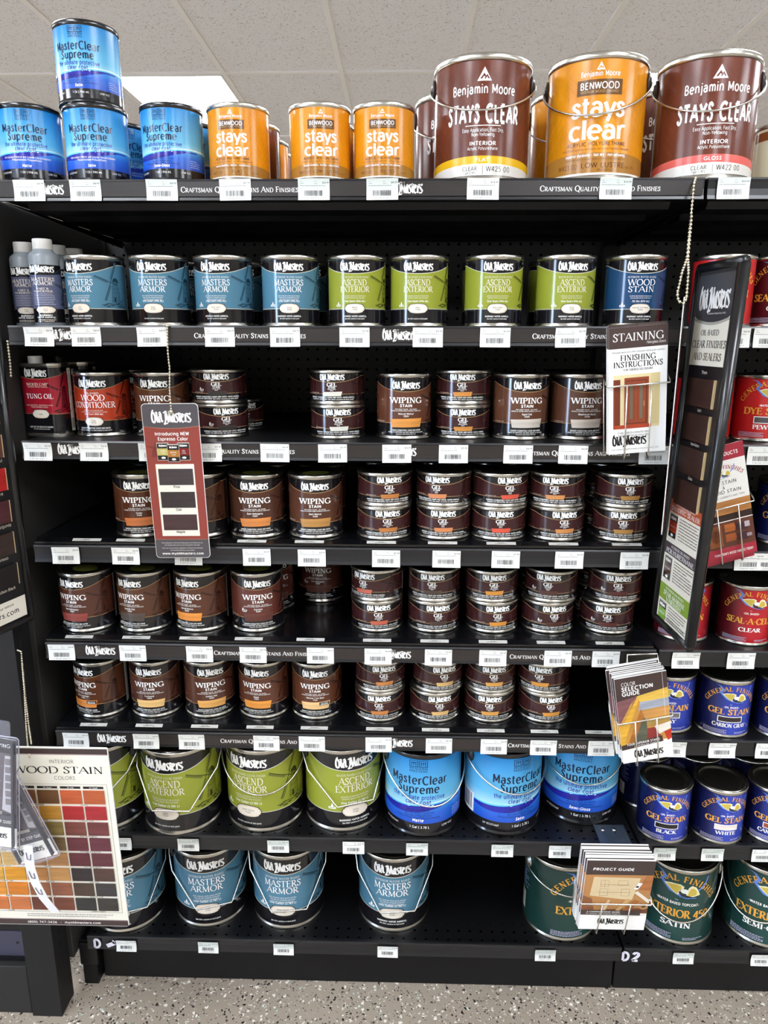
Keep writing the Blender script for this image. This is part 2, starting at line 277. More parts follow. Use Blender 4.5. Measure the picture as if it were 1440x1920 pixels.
class Art:
    """flat print: faces by colour and layer, in units of u (right) and v (up)"""
    def __init__(s): s.a = []
    def face(s, m, lay, pts):
        ar = sum(pts[i-1][0]*pts[i][1]-pts[i][0]*pts[i-1][1] for i in range(len(pts))); s.a.append((m, lay, pts if ar > 0 else pts[::-1])); return s
    def poly(s, m, lay, pts):
        if len(pts) <= 4 and len(pts) > 2: s.face(m, lay, pts)
        else:
            for t in tessellate_polygon([[Vector((p[0], p[1], 0)) for p in pts]]): s.face(m, lay, [pts[i] for i in t])
        return s
    def rect(s, m, lay, u0, v0, u1, v1): return s.face(m, lay, [(u0, v0), (u1, v0), (u1, v1), (u0, v1)])
    def line(s, m, lay, P, w_): 
        for q in stroke(P, lambda a: w_): s.face(m, lay, q)
        return s
    def band(s, m, lay, f0, f1, u0, u1, n=40):
        for i in range(n):
            a = u0+(u1-u0)*i/n; b = u0+(u1-u0)*(i+1)/n; s.face(m, lay, [(a, f0(a)), (b, f0(b)), (b, f1(b)), (a, f1(a))])
        return s
    def _put(s, m, lay, faces, x, y, sx, sy, rot=0.0, shear=0.0):
        c, n = math.cos(rot), math.sin(rot)
        for f in faces:
            s.face(m, lay, [(x+(p[0]*sx+p[1]*sy*shear)*c-p[1]*sy*n, y+(p[0]*sx+p[1]*sy*shear)*n+p[1]*sy*c) for p in f])
    def text(s, m, lay, t, x, y, h, w=None, al='c', bold=0.0, res=2, rot=0.0, shear=0.0, con=0.0, sp=None):
        wt = .115+bold*2.4; sp = (.1+wt*.35) if sp is None else sp; it = []; cx = 0.0
        for ch in t: wd, q = nglyph(ch, wt, con); it.append((cx, q)); cx += wd+sp
        W = max(.1, cx-sp); sx = (w/W) if w else h
        ox = {'c': -W*sx/2, 'l': 0, 'r': -W*sx}[al]
        for gx, q in it: o_ = ox+gx*sx; s._put(m, lay, q, x+o_*math.cos(rot), y+o_*math.sin(rot), sx, h, rot, shear)
        return s
    def serif(s, m, lay, t, x, y, h, w=None, al='c', T=.13, th=.045, sl=.10, sp=.04, small=None, arc=None, rot=0.0):
        items = []; cx = 0.0; first = True
        for ch in t:
            k = 1.0 if small is None or first or ch == ' ' else small
            first = (ch == ' ')
            if ch in G: wd, q = glyph(ch, T, th, sl)
            else:
                wd, q = nglyph(ch, T, .5)
            items.append((cx, k, wd*k, q)); cx += (wd+sp)*k
        W = max(.1, cx-sp); sx = (w/W) if w else h
        ox = {'c': -W*sx/2, 'l': 0, 'r': -W*sx}[al]
        for gx, k, wd, q in items:
            if arc:                                        # set round a circle (cu, cv, radius)
                a = -(ox+(gx+wd/2)*sx)/arc[2]+PI/2
                bx = arc[0]+arc[2]*math.cos(a); by = arc[1]+arc[2]*math.sin(a); r = a-PI/2
                s._put(m, lay, q, bx-wd*sx/2*math.cos(r), by-wd*sx/2*math.sin(r), sx*k, h*k, r)
            else:
                o_ = ox+gx*sx; s._put(m, lay, q, x+o_*math.cos(rot), y+o_*math.sin(rot), sx*k, h*k, rot)
        return s
    def logo(s, m, lay, x, y, w_, rot=0.0, stretch=1.0): s._put(m, lay, LOGOQ, x, y, w_, w_*stretch, rot); return s
    def bars(s, m, lay, u0, v0, u1, v1, n=22, seed=3):
        r = random.Random(seed); x = u0; 
        while x < u1:
            b = (u1-u0)/n*r.choice((.3, .5, .8, .35)); s.rect(m, lay, x, v0, min(u1, x+b), v1); x += b+(u1-u0)/n*r.choice((.35, .5, .9))
        return s
    def textblock(s, m, lay, u0, u1, v1, n, dv, h, seed=1):      # lines of small print too fine to read
        r = random.Random(seed)
        for i in range(n):
            x = u0; e = u1-(u1-u0)*r.choice((0, 0, .08, .3))
            while x < e:
                l = r.uniform(.6, 2.6)*h; s.rect(m, lay, x, v1-i*dv-h*.75, min(x+l, e), v1-i*dv); x += l+h*.5
        return s
    def mesh(s, name, fn, nfn=None, dmax=None, extra=None, thick=None):
        V, F, I, NR, mats, ix = [], [], [], [], [], {}
        def mi(m):
            if m not in ix: ix[m] = len(mats); mats.append(m)
            return ix[m]
        if extra:
            for vs, ns, fs, m in extra:
                k = len(V); V += vs; NR += ns; i = mi(m)
                for f in fs: F.append([a+k for a in f]); I.append(i)
        for m, lay, p in s.a:
            i = mi(m); ps = [p]
            if dmax:
                us = [q[0] for q in p]; lo, hi = min(us), max(us)
                if hi-lo > dmax: ps = slices(p, lo, hi, dmax)
            for p2 in ps:
                k = len(V); V += [fn(u, v, lay) for u, v in p2]; F.append(list(range(k, k+len(p2)))); I.append(i)
                if nfn: NR += [nfn(u) for u, v in p2]
        me = bpy.data.meshes.new(name); me.from_pydata(V, [], F)
        for m in mats: me.materials.append(m)
        me.polygons.foreach_set('material_index', I)
        if nfn:
            me.polygons.foreach_set('use_smooth', [True]*len(F)); me.update(); me.normals_split_custom_set_from_vertices(NR)
        me.update(); return me
def slices(p, lo, hi, d):
    out = []; k = math.floor(lo/d)
    while k*d < hi:
        q = clip(clip(p, k*d, 1), (k+1)*d, -1)
        if len(q) > 2: out.append(q)
        k += 1
    return out
def clip(p, x, sg):
    out = []; n = len(p)
    for i in range(n):
        a, b = p[i], p[(i+1) % n]; da, db = (a[0]-x)*sg, (b[0]-x)*sg
        if da >= 0: out.append(a)
        if da*db < 0: t = da/(da-db); out.append((x, a[1]+(b[1]-a[1])*t))
    return out
EPS = .00011
def wrap(art, name, R, v0, hgt, base, unit):               # print wrapped round a can; unit = metres per art unit
    n = 64; vs = []; ns = []; fs = []
    for i in range(n):
        a = 2*PI*i/n; c = (math.sin(a), -math.cos(a), 0.0)
        vs += [(R*c[0], R*c[1], v0), (R*c[0], R*c[1], v0+hgt)]; ns += [c, c]
    for i in range(n): j = (i+1) % n; fs.append((2*i, 2*j, 2*j+1, 2*i+1))
    def fn(u, v, l): a = u*unit/R; r = R+EPS*l+.00008; return (r*math.sin(a), -r*math.cos(a), v0+v*unit)
    return art.mesh(name, fn, lambda u: (math.sin(u*unit/R), -math.cos(u*unit/R), 0.0), 4.0, [(vs, ns, fs, base)])
def flat(art, name, unit=.001, y=0.0, back=None):          # print on a card standing in the x-z plane, facing -y; back = (material, u0, v0, u1, v1, thickness)
    ex = None
    if back:
        m, u0, v0, u1, v1, t = back; b = MB().box(u0*unit, u1*unit, y, y+t, v0*unit, v1*unit, m); ex = [(b.v, [], b.f, m)]
    return art.mesh(name, lambda u, v, l: (u*unit, y-.00015*l, v*unit), None, None, ex)
# ------------------------------------------------------------------ can labels (art units: one hundredth of a tall label's height)
GOLD = ink('#a8845a'); JET = ink('#121014', .14); JET.node_tree.nodes['Principled BSDF'].inputs['Coat Weight'].default_value = .3
PLQ = ink('#e6dccd'); DK = ink('#1c181a')
def swoosh(c, s1, s2):                                      # the curved foot of the black top
    def f(u):
        a = abs(u); return c+(s1-c)*(a/50)**2 if a < 50 else min(s2, s1+(a-50)*.32)
    return f
def windmill(A, cx, cy, k, dark, mid, lay=3):
    P = lambda pts: [(cx+x*k, cy+y*k) for x, y in pts]
    A.poly(mid, lay, P([(-1, -36), (2.5, -4), (4, 3), (9, 7), (15, 3), (17, -6), (21, -36)]))
    A.poly(dark, lay+1, P([(3, 1), (5, 6), (10, 8.5), (15, 5), (16.5, -2), (10, 1)]))
    for x0, x1 in ((2, 3.5), (5, 6), (9, 9), (13, 12), (17, 14.5)): A.line(dark, lay+1, P([(x0, -35), (x1, -2)]), .5*k)
    for y in (-10, -17, -25, -31): A.line(dark, lay+1, P([(1, y), (9, y-1.5), (18, y)]), .4*k)
    A.poly(dark, lay+1, P([(5, -34), (5, -27), (7, -25.5), (9, -27), (9, -34)]))
    for a, l in ((68, 36), (158, 30), (248, 34), (338, 14)):
        a = math.radians(a); dx, dy = math.cos(a), math.sin(a); nx, ny = -dy, dx
        A.line(dark, lay+2, P([(0, 0), (dx*l, dy*l)]), 1.1*k)
        for o in (1.6, 3.2): A.line(dark, lay+2, P([(dx*5+nx*o, dy*5+ny*o), (dx*l+nx*o, dy*l+ny*o)]), .45*k)
        A.poly(mid, lay+1, P([(dx*5, dy*5), (dx*l, dy*l), (dx*l+nx*3.4, dy*l+ny*3.4), (dx*5+nx*3.4, dy*5+ny*3.4)]))
        for q in range(3, 10): A.line(dark, lay+2, P([(dx*l*q/10, dy*l*q/10), (dx*l*q/10+nx*3.4, dy*l*q/10+ny*3.4)]), .35*k)
    r = random.Random(5)
    for i in range(46):
        x = r.uniform(-16, 24); y = -36-r.random()*7-abs(x-4)*.08; l = r.uniform(1.5, 6)
        A.line(dark, lay+2, P([(x, y), (x+l*.5, y+r.uniform(0, 1.6)), (x+l, y-.3)]), r.uniform(.4, 1.0)*k)
    A.line(dark, lay+2, P([(-18, -40), (-4, -37), (6, -39), (22, -33), (27, -27)]), 1.0*k)
def plaque(A, x, y, w_, h, lines, lay=4):
    def shape(g):
        a, b = w_/2-g, h/2-g; t = w_*.1
        q = [(a, 0), (a-t*.35, b*.42), (a-t*.8, b*.5), (a-t, b*.72)] + [(math.cos(th)*(a-t*1.3), b*.72+(b*.28)*math.sin(th)) for th in (.35, .8, 1.2, 1.57)]
        q = q + [(-p[0], p[1]) for p in reversed(q[:-1])]
        return [(x+px, y+py) for px, py in q] + [(x+px, y-py) for px, py in reversed(q[1:-1])]
    A.poly(DK, lay, shape(-.9)); A.poly(PLQ, lay+1, shape(0)); A.poly(GOLD, lay+2, shape(.9)); A.poly(PLQ, lay+3, shape(1.15))
    for i, (t, dy) in enumerate(lines): A.text(DK, lay+4, t, x, y+dy, h*.155)
def drop(A, x, y, k, m):
    A.poly(m, 3, [(x, y+7*k), (x-1.6*k, y+3*k), (x-1.2*k, y+1.2*k), (x, y+.6*k), (x+1.2*k, y+1.2*k), (x+1.6*k, y+3*k)])
    for sx in (-1, 1): A.poly(m, 3, [(x+sx*2*k, y+2.2*k), (x+sx*4.6*k, y+2*k), (x+sx*4.8*k, y+.9*k), (x+sx*2*k, y+.8*k)][::sx])
    A.rect(m, 3, x-4.8*k, y-.8*k, x+4.8*k, y+.1*k)
def back_panels(A, H):
    for s in (-1, 1):
        u0, u1 = (92, 132) if s > 0 else (-132, -92)
        A.rect(WHITE, 4, u0, 6, u1, H-8)
        A.textblock(ink('#8d8b86'), 5, u0+2, u1-2, H-11, int((H-24)/2.6), 2.6, 1.1, 4+s)
        if s < 0: A.bars(DK, 6, u0+20, 8, u1-6, 16, 18)
def om_plaque(col, dark, mid, head, t1, t2, fine, qty, name, num, warn=True, textcol=WHITE, w1=40, w2=46):
    A = Art(); sw = swoosh(77.5, 87, 93); C = ink(col); S = ink('#c9c7b8')
    A.band(C, 1, lambda u: 22.5, sw, -92, 92, 46); A.band(S, 2, lambda u: sw(u)-.1, lambda u: sw(u)+.9, -92, 92, 46); A.rect(S, 2, -92, 22, 92, 22.9)
    A.logo(WHITE, 3, 0, 83, 50)
    A.serif(textcol, 3, head, 0, 71, 2.9, w=46, T=.1, th=.05, sp=.14)
    A.serif(textcol, 3, t1, 0, 59.5, 9.4, w=w1, T=.12, th=.05, sp=.06); A.serif(textcol, 3, t2, 0, 49.3, 8.6, w=w2, T=.12, th=.05, sp=.06)
    for i, f in enumerate(fine): A.serif(textcol, 3, f, 0, 42-i*3.1, 1.7, w=36-i*3, T=.13, th=.08, sl=0, sp=.12)
    A.text(WHITE, 3, qty, 0, 33.4, 2.7, bold=.02)
    windmill(A, 53, 65, .92, ink(dark), ink(mid)); drop(A, -29, 27, 1.0, WHITE)
    plaque(A, 0, 23, 33, 15, [(name, .6), (num, -2.9)])
    if warn: A.text(WHITE, 3, 'WARNING! VAPOR HARMFUL.', 0, 9.4, 2.5, w=40, bold=.025)
    A.text(WHITE, 3, 'See other cautions on back panel.', 0, 5.8, 2.1, w=33, bold=.015)
    back_panels(A, 100); return A
FINE = ['RICH DEEP COLOR - OIL-BASED', 'WOOD & OTHER NON-POROUS SURFACES']
def rich(A, x, y, k): 
    A.text(WHITE, 4, 'RICH', x, y, 3.4*k, bold=.03); A.poly(WHITE, 4, [(x-5*k, y+3*k), (x-3.4*k, y+6.6*k), (x-1.8*k, y+6*k), (x-2.6*k, y+2.6*k)]); A.rect(WHITE, 4, x-4*k, y-1.4*k, x+4*k, y-.7*k)
def om_wiping(name, num, sw_col, col='#4c2c20', isrich=False, sticker=False):
    A = Art(); f = swoosh(76.5, 86.5, 92); C = ink(col)
    A.band(C, 1, lambda u: 23, f, -92, 92, 46); A.band(GOLD, 2, lambda u: f(u)-.1, lambda u: f(u)+.9, -92, 92, 46); A.rect(GOLD, 2, -92, 22.4, 92, 23.3)
    A.logo(WHITE, 3, 0, 82, 50)
    A.serif(WHITE, 3, 'WIPING', 0, 57.5, 9.6, w=57, T=.17, th=.085, sl=.15, sp=.04)
    A.text(WHITE, 3, 'STAIN', 0, 50.6, 4.6, w=21, bold=.035)
    A.text(WHITE, 3, FINE[0], 0, 46, 1.8, w=38, bold=.015); A.text(WHITE, 3, FINE[1], 0, 43.2, 1.8, w=54, bold=.015)
    A.text(WHITE, 3, name, 0, 37.6, 2.8, bold=.02); A.text(WHITE, 3, num, 0, 33.6, 2.6, bold=.02)
    windmill(A, 54, 62, .9, ink('#2c1812'), ink('#48281c'))
    A.text(PLQ, 3, 'Semi-Transparent Color', -52, 24.6, 1.5)
    A.face(wood(sw_col), 4, [(-25, 15.2), (26, 15.8), (29, 31.2), (-28, 29.6)])
    if isrich: rich(A, -26, 35, 1.0)
    if sticker:
        A.rect(JET, 6, 8, 23.5, 27, 30); A.text(WHITE, 7, 'TINT BASE', 17.5, 28, 1.5, w=15)
        for i in range(3): A.rect(WHITE, 7, 10, 24.3+i*1.1, 25, 24.8+i*1.1)
    A.text(WHITE, 3, 'DANGER! COMBUSTIBLE LIQUID AND VAPOR.', 0, 9.2, 2.5, w=55, bold=.025)
    A.text(WHITE, 3, 'CAUSES EYE IRRITATION. See other cautions on back panel.', 0, 6, 2.1, w=64, bold=.02)
    A.text(WHITE, 3, 'Contents One Quart (946 mL)', 0, 3, 1.7, w=35, bold=.01)
    back_panels(A, 100); return A
def om_gel(name, num, sw_col, isrich=False, col='#381a1b'):
    A = Art(); f = swoosh(32.2, 40, 42.5); C = ink(col)
    A.band(C, 1, lambda u: 12.4, f, -92, 92, 46); A.band(GOLD, 2, lambda u: f(u)-.1, lambda u: f(u)+.8, -92, 92, 46); A.rect(GOLD, 2, -92, 12, 92, 12.8)
    A.logo(WHITE, 3, 0, 36.3, 45)
    A.serif(WHITE, 3, 'GEL', 0, 25.6, 5.8, w=17, T=.2, th=.09, sl=.15); A.text(WHITE, 3, 'STAIN', 0, 22, 2.6, w=12, bold=.04)
    A.text(WHITE, 3, name, 0, 19.6, 1.6, bold=.02); A.text(WHITE, 3, num, 0, 17.4, 1.5, bold=.02)
    windmill(A, 50, 28, .52, ink('#2a1312'), ink('#381918'))
    A.text(PLQ, 3, 'Semi-Transparent Color', -34, 13.6, 1.3)
    A.face(wood(sw_col), 4, [(-14, 8.6), (16, 9), (18, 16.6), (-16, 15.6)])
    if isrich: rich(A, -27, 17.5, .8)
    A.text(WHITE, 3, 'WARNING! COMBUSTIBLE LIQUID AND VAPOR. VAPOR HARMFUL.', 0, 5.4, 2.3, w=84, bold=.025)
    A.text(WHITE, 3, 'CAUSES EYE IRRITATION. See other cautions on back panel.', 0, 2.2, 2.0, w=80, bold=.02)
    back_panels(A, 48); return A
def om_conditioner():
    A = Art(); f = swoosh(76.5, 86.5, 92); A.band(ink('#a8361c'), 1, lambda u: 23, f, -92, 92, 46); A.band(GOLD, 2, f, lambda u: f(u)+.9, -92, 92, 46); A.rect(GOLD, 2, -92, 22.4, 92, 23.3)
    A.logo(WHITE, 3, 0, 82, 50); A.serif(PLQ, 3, 'OIL-BASED', 0, 69.5, 3, w=24, T=.13, th=.06)
    A.serif(WHITE, 3, 'WOOD', 0, 58, 10, w=43, T=.12, th=.05); A.serif(WHITE, 3, 'CONDITIONER', 0, 45.5, 10, w=77, T=.12, th=.05)
    for i, t in enumerate(('PROPER WOOD SEALER FOR', 'CONSISTENT APPLICATION ON SOFT WOODS')): A.serif(PLQ, 3, t, 0, 40-i*3, 1.6, w=34+i*14, T=.12, th=.08, sl=0)
    A.text(WHITE, 3, 'One Quart (946 mL)', 0, 33, 2.6, bold=.02); windmill(A, 50, 62, .9, ink('#4a150f'), ink('#7c2616'))
    plaque(A, 0, 21, 33, 15, [('Clear', .6), ('50104', -2.9)])
    A.text(WHITE, 3, 'DANGER! COMBUSTIBLE LIQUID AND VAPOR.', 0, 8, 2.5, w=56, bold=.025); A.text(WHITE, 3, 'HARMFUL IF INHALED. See other cautions on back panel.', 0, 4.4, 2.1, w=60, bold=.02)
    back_panels(A, 100); return A
NAVY = ink('#16203e'); INDIGO = ink('#2a3aa0')
def mc_label(name, listed, gal, lh, v0, unit):
    A = Art(); wave = lambda u: 37+3.5*math.sin(u/34+.4)+(u/60)**2*1.2
    sky = ramp_mat('print_sky_%d' % (lh*1000), 2, v0+.3*lh, v0+lh, [(0, '#b9e4ec'), (.3, '#62b4da'), (1, '#1c82c8')])
    sea = ramp_mat('print_sea_%d' % (lh*1000), 2, v0+.1*lh, v0+.42*lh, [(0, '#1f49b4'), (.6, '#2767cf'), (1, '#3f9be0')])
    A.band(sea, 1, lambda u: 13, wave, -152, 152, 76)
    A.band(ink('#26289a'), 2, lambda u: wave(u)-3.2-7*max(0, math.cos((u+14)/36)), lambda u: wave(u)-1.2, -100, 60, 44)
    A.band(ink('#58c2ea'), 2, lambda u: wave(u)-1.2, lambda u: wave(u)+.6, -152, 152, 76); A.band(ink('#d8f0ea'), 3, lambda u: wave(u)+.6, lambda u: wave(u)+1.4+1.2*max(0, u/60), -20, 152, 40)
    r = random.Random(9)
    for i in range(9):
        x = r.uniform(-16, 22); y = wave(x)-.8+r.uniform(-1.2, 1.6); q = r.uniform(.4, 1.3); A.poly(ink('#d6ecf8'), 4, [(x+q*math.cos(a), y+q*.7*math.sin(a)) for a in (0, 1.26, 2.5, 3.77, 5)])
    A.rect(JET, 1, -152, 0, 152, 13.2)
    for x in (-5.7, 5.7):
        for a, b, c, d in ((-4.9, 89.6, 4.9, 90.4), (-4.9, 97.6, 4.9, 98.2), (-5.2, 89.6, -4.5, 98.2), (4.5, 89.6, 5.2, 98.2)): A.rect(NAVY, 3, x+a, b, x+c, d)
        A.rect(NAVY, 3, x-2.9, 91.4, x-2.1, 95.5); A.rect(NAVY, 3, x+2.1, 91.4, x+2.9, 95.5); A.rect(NAVY, 3, x-.5, 92.4, x+.4, 95.5); A.rect(NAVY, 3, x-3.4, 95.2, x+3.4, 95.9)
    A.text(NAVY, 3, 'MODERN', 0, 86.3, 2.5, w=21.5); A.text(NAVY, 3, 'MASTERS', 0, 82.8, 2.5, w=21.5)
    A.text(NAVY, 3, 'MasterClear', 0, 66.5, 11, w=70, bold=.036, con=.5); A.text(NAVY, 3, 'Supreme', 0, 54.5, 10.5, w=51, bold=.036, con=.5)
    A.text(INDIGO, 3, 'the ultimate protective', 0, 46, 5.6, w=66, bold=.02); A.text(INDIGO, 3, 'clear coat', 0, 39.5, 5.6, w=31, bold=.02)
    if listed:
        for i, (t, w_) in enumerate((('Multi-Surface', 27), ('Interior and Exterior', 40), ('Acrylic/Aliphatic', 33), ('Polycarbonate/Polyurethane', 54))): A.text(NAVY, 4, t, 0, 30.2-i*3.5, 2.6, w=w_)
        for i in range(4): A.textblock(ink('#a9c4ee'), 4, 46, 64, 27-i*3, 1, 3, 1.2, i)
    else:
        A.text(WHITE, 4, 'Multi-Surface | Interior and Exterior | Acrylic/Aliphatic', 0, 28.5, 2.7, w=74, bold=.01); A.text(WHITE, 4, 'Polycarbonate-Polyurethane', 0, 24.6, 2.7, w=44, bold=.01)
    A.text(WHITE, 4, name, 0, 15.8, 3.6, bold=.04, shear=.15)
    A.text(WHITE, 3, '1 Gal | 3.78 L' if gal else '1 Qt | 946 mL', 2, 6.5, 3, bold=.01); A.text(WHITE, 3, 'UV RESISTANT', -36, 6.8, 2.4); A.text(WHITE, 3, 'LOW VOC', 38, 6.8, 2.6)
    A.rect(WHITE, 5, -84, 14, -61, 40); A.bars(DK, 6, -81, 17, -64, 38, 18, 8)
    return A, sky
def herring(A, lay, m1, m2, v0, v1, p=13):
    for k in range(-14, 15):
        s = 1 if k % 2 else -1; u0 = k*p
        if abs(u0) > 150: continue
        y = v0-p
        while y < v1:
            q = [(u0, y if s > 0 else y+p), (u0+p, y+p if s > 0 else y), (u0+p, y+p+.35 if s > 0 else y+.35), (u0, y+.35 if s > 0 else y+p+.35)]
            if min(b for a, b in q) > v0 and max(b for a, b in q) < v1: A.face(m1 if (k+int(y)) % 3 else m2, lay, q)
            y += p*.55
def peak(A, x, y, k, m, cut):
    A.poly(m, 3, [(x-k, y), (x+k, y), (x, y+1.75*k)]); A.poly(cut, 4, [(x-.62*k, y+.26*k), (x-.05*k, y+1.0*k), (x+.2*k, y+.62*k), (x+.05*k, y+.45*k), (x-.08*k, y+.62*k), (x-.34*k, y+.26*k)])
    A.poly(cut, 4, [(x-.05*k, y+.26*k), (x+.2*k, y+.62*k), (x+.36*k, y+.85*k), (x+.72*k, y+.26*k), (x+.5*k, y+.26*k), (x+.33*k, y+.55*k), (x+.16*k, y+.26*k)])
BRN = M('print_mahogany', '#65301f', .2, var=.16, vscale=(40, 40, 16)); GLD = M('print_golden_oak', '#d4880f', .2, var=.2, vscale=(34, 34, 12))
def bm_brown(finish, num, bandcol):
    A = Art(); herring(A, 1, ink('#56251e'), ink('#7c4034'), 18, 99)
    top = lambda u: 17.5-2.6*(u/50)**2 if abs(u) < 70 else 12.4
    A.band(ink(bandcol), 2, lambda u: top(u)-7, top, -152, 152, 76); A.band(ink('#dcd8cf'), 2, lambda u: 0, lambda u: top(u)-7, -152, 152, 76)
    peak(A, 0, 82, 6.8, WHITE, ink('#6a3128')); A.text(WHITE, 3, 'Benjamin Moore', 0, 71.5, 7.6, w=62, bold=.025)
    A.text(WHITE, 3, 'STAYS CLEAR', 0, 47, 14.5, w=72, bold=.045); A.rect(WHITE, 3, -17, 43.6, 17, 44.3)
    A.text(WHITE, 3, 'Easy Application, Fast Dry,', 0, 38.6, 3, w=40); A.text(WHITE, 3, 'Non-Yellowing', 0, 34.6, 3, w=22)
    A.text(WHITE, 3, 'INTERIOR', 0, 26.8, 3.2, w=25, bold=.03); A.text(WHITE, 3, 'Acrylic Polyurethane', 0, 22.6, 2.7, w=29)
    A.text(WHITE, 4, finish, 0, 12.4, 3, w=3.2*len(finish), bold=.02)
    k = ink('#3a3634'); A.text(k, 4, 'CLEAR', -12, 4.4, 3.4, w=14); A.text(k, 4, '1 gal 3.78 L', -12, 1.6, 1.8); A.rect(k, 4, .4, 1.2, .7, 8.4); A.text(k, 4, num, 16, 3.6, 4.4, w=24)
    A.rect(WHITE, 4, 92, 3, 132, 96); A.textblock(ink('#6f6b66'), 5, 95, 129, 92, 30, 2.8, 1.2, 3)
    return A
def bm_gold(finish, num, sub):
    A = Art(); herring(A, 1, ink('#b86c0c'), ink('#e2a02e'), 18, 99, 17)
    top = lambda u: 20-2.4*(u/50)**2 if abs(u) < 70 else 15.2
    A.band(ink('#a8742e'), 2, lambda u: 2, top, -152, 152, 76); A.rect(ink('#e8e4d8'), 2, -152, 0, 152, 2)
    peak(A, 0, 90.5, 4, WHITE, ink('#d4880f')); A.text(WHITE, 3, 'Benjamin Moore', 0, 85.5, 4.2, w=36, bold=.02)
    A.rect(ink('#64401c'), 3, -21, 69.6, 21, 82.8); A.text(WHITE, 4, 'BENWOOD', 0, 74.8, 5.4, w=36, bold=.02); A.text(ink('#c7a06a'), 4, 'INTERIOR WOOD FINISHES', 0, 71.4, 2, w=35)
    A.text(WHITE, 3, 'stays', 0, 51.5, 16, w=50, bold=.03, con=.2, sp=.07); A.text(WHITE, 3, 'clear', 0, 31.6, 16, w=53, bold=.03, con=.2, sp=.07)
    k = ink('#5c3413'); A.text(k, 3, 'ACRYLIC POLYURETHANE', 0, 26, 3.2, w=57, bold=.02); A.text(k, 3, 'poliuretano acrilico, acabados claros para madera interiores', 0, 22.2, 1.8, w=66)
    A.text(WHITE, 3, 'superior durability - fast dry - non-yellowing', 0, 16.6, 2.3, w=58, bold=.03); A.text(k, 4, 'durabilidad superior secado rapido y resistencia al amarillamiento', 0, 13.6, 1.4, w=58)
    A.text(k, 3, num, -27, 6, 4.2, w=20); A.text(k, 3, finish, 8, 6.6, 4.2, w=4.2*len(finish), bold=.015); A.text(k, 3, sub, 10, 3.4, 2); A.text(k, 3, '1 gal 3.78 L', 36, 6.6, 2)
    A.rect(ink('#efece2'), 4, 92, 3, 132, 97); A.textblock(ink('#8a7a60'), 5, 95, 129, 93, 30, 2.8, 1.2, 3)
    return A
def eagle(A, x, y, k):
    P = lambda q: [(x+a*k, y+b*k) for a, b in q]; yel = ink('#c9b24a'); cr = ink('#e8e2b8'); bl = ink('#5f86d8'); wh = ink('#eef0ea'); dk = ink('#2c2a30')
    A.poly(bl, 4, P([(-36, 25), (-27, 22), (-22, 15), (-27, 9), (-22, 4), (-14, -4), (0, -9), (4, -6), (-10, -1), (-18, 6), (-22, 10), (-17, 16), (-25, 23)]))
    A.poly(bl, 4, P([(36, 22), (34, 14), (28, 6), (22, 2), (24, 0), (31, 6), (36, 14), (39, 23)]))
    A.poly(cr, 5, P([(-21, 6), (-12, 9), (0, 9.6), (5, 7), (4, 3), (0, 1), (-2, -8), (-10, -3)])); A.poly(yel, 6, P([(-18, 5.5), (-6, 8), (1, 7.2), (1, 2.5), (-1.5, 0), (-3, -6.5), (-10, -2)]))
    A.poly(cr, 5, P([(8, -8), (9, 0), (11, 6), (15, 9.6), (21, 7), (25, 0), (27, -5), (18, -8)])); A.poly(yel, 6, P([(10, -6.5), (12, 1), (14, 5), (18, 5.5), (22, 1), (22, -5), (16, -7)]))
    A.poly(wh, 7, P([(0, 0), (4, 3.4), (9, 3), (11, 0), (9, -4), (3, -3.4)])); A.poly(dk, 6, P([(-2, -2), (0, -1), (3, -4), (9, -6), (20, -9), (9, -9.6), (1, -7)]))
    A.line(bl, 6, P([(0, -9), (9, -11), (22, -10)]), 1.2*k)
    for a in (4, 15): A.line(dk, 6, P([(a, -10), (a-1.5, -13), (a-3, -14)]), .7*k); A.line(dk, 6, P([(a, -12), (a+2, -14)]), .6*k)
    A.line(ink('#9fb2c8'), 5, P([(-5, -15), (-1, -15.8)]), .9*k)
def gf_label(title, sub, name, sw_col, lh, shade):
    A = Art(); yel = ink('#dfa23c')
    A.serif(yel, 3, 'GENERAL FINISHES', 0, 0, 8.4, w=108, T=.18, th=.075, sl=.13, sp=.1, arc=(0, 42, 47))
    eagle(A, 1, 76, .92)
    A.text(WHITE, 3, sub, 0, 54.5, 3.3, w=2.5*len(sub), bold=.04)
    A.serif(yel, 3, title, 0, 41 if sw_col else 36, 11, w=min(82, 8.8*len(title)), T=.21, th=.08, sl=.14)
    if sw_col: A.rect(WHITE, 3, -22, 25.4, 22, 37.4); A.rect(wood(sw_col), 4, -20.6, 26.8, 20.6, 36)
    A.serif(WHITE, 3, name, 0, 15.6 if sw_col else 21, 7.2, w=min(60, 7.4*len(name)), T=.2, th=.08, sl=.13)
    A.textblock(ink('#b9b7cf'), 3, -46, -4, 9.6, 4, 2.1, 1.3, 2); A.textblock(ink('#b9b7cf'), 3, 10, 36, 6.2, 2, 2.1, 1.3, 6)
    for s in (-1, 1):
        u0 = 92 if s > 0 else -112; A.rect(PLQ, 4, u0, 10, u0+20, 36); A.bars(DK, 5, u0+2, 12, u0+18, 34, 16, 3); A.textblock(ink('#9aa0c8'), 4, u0, u0+30, 88, 14, 3.2, 1.2, 7)
    return A
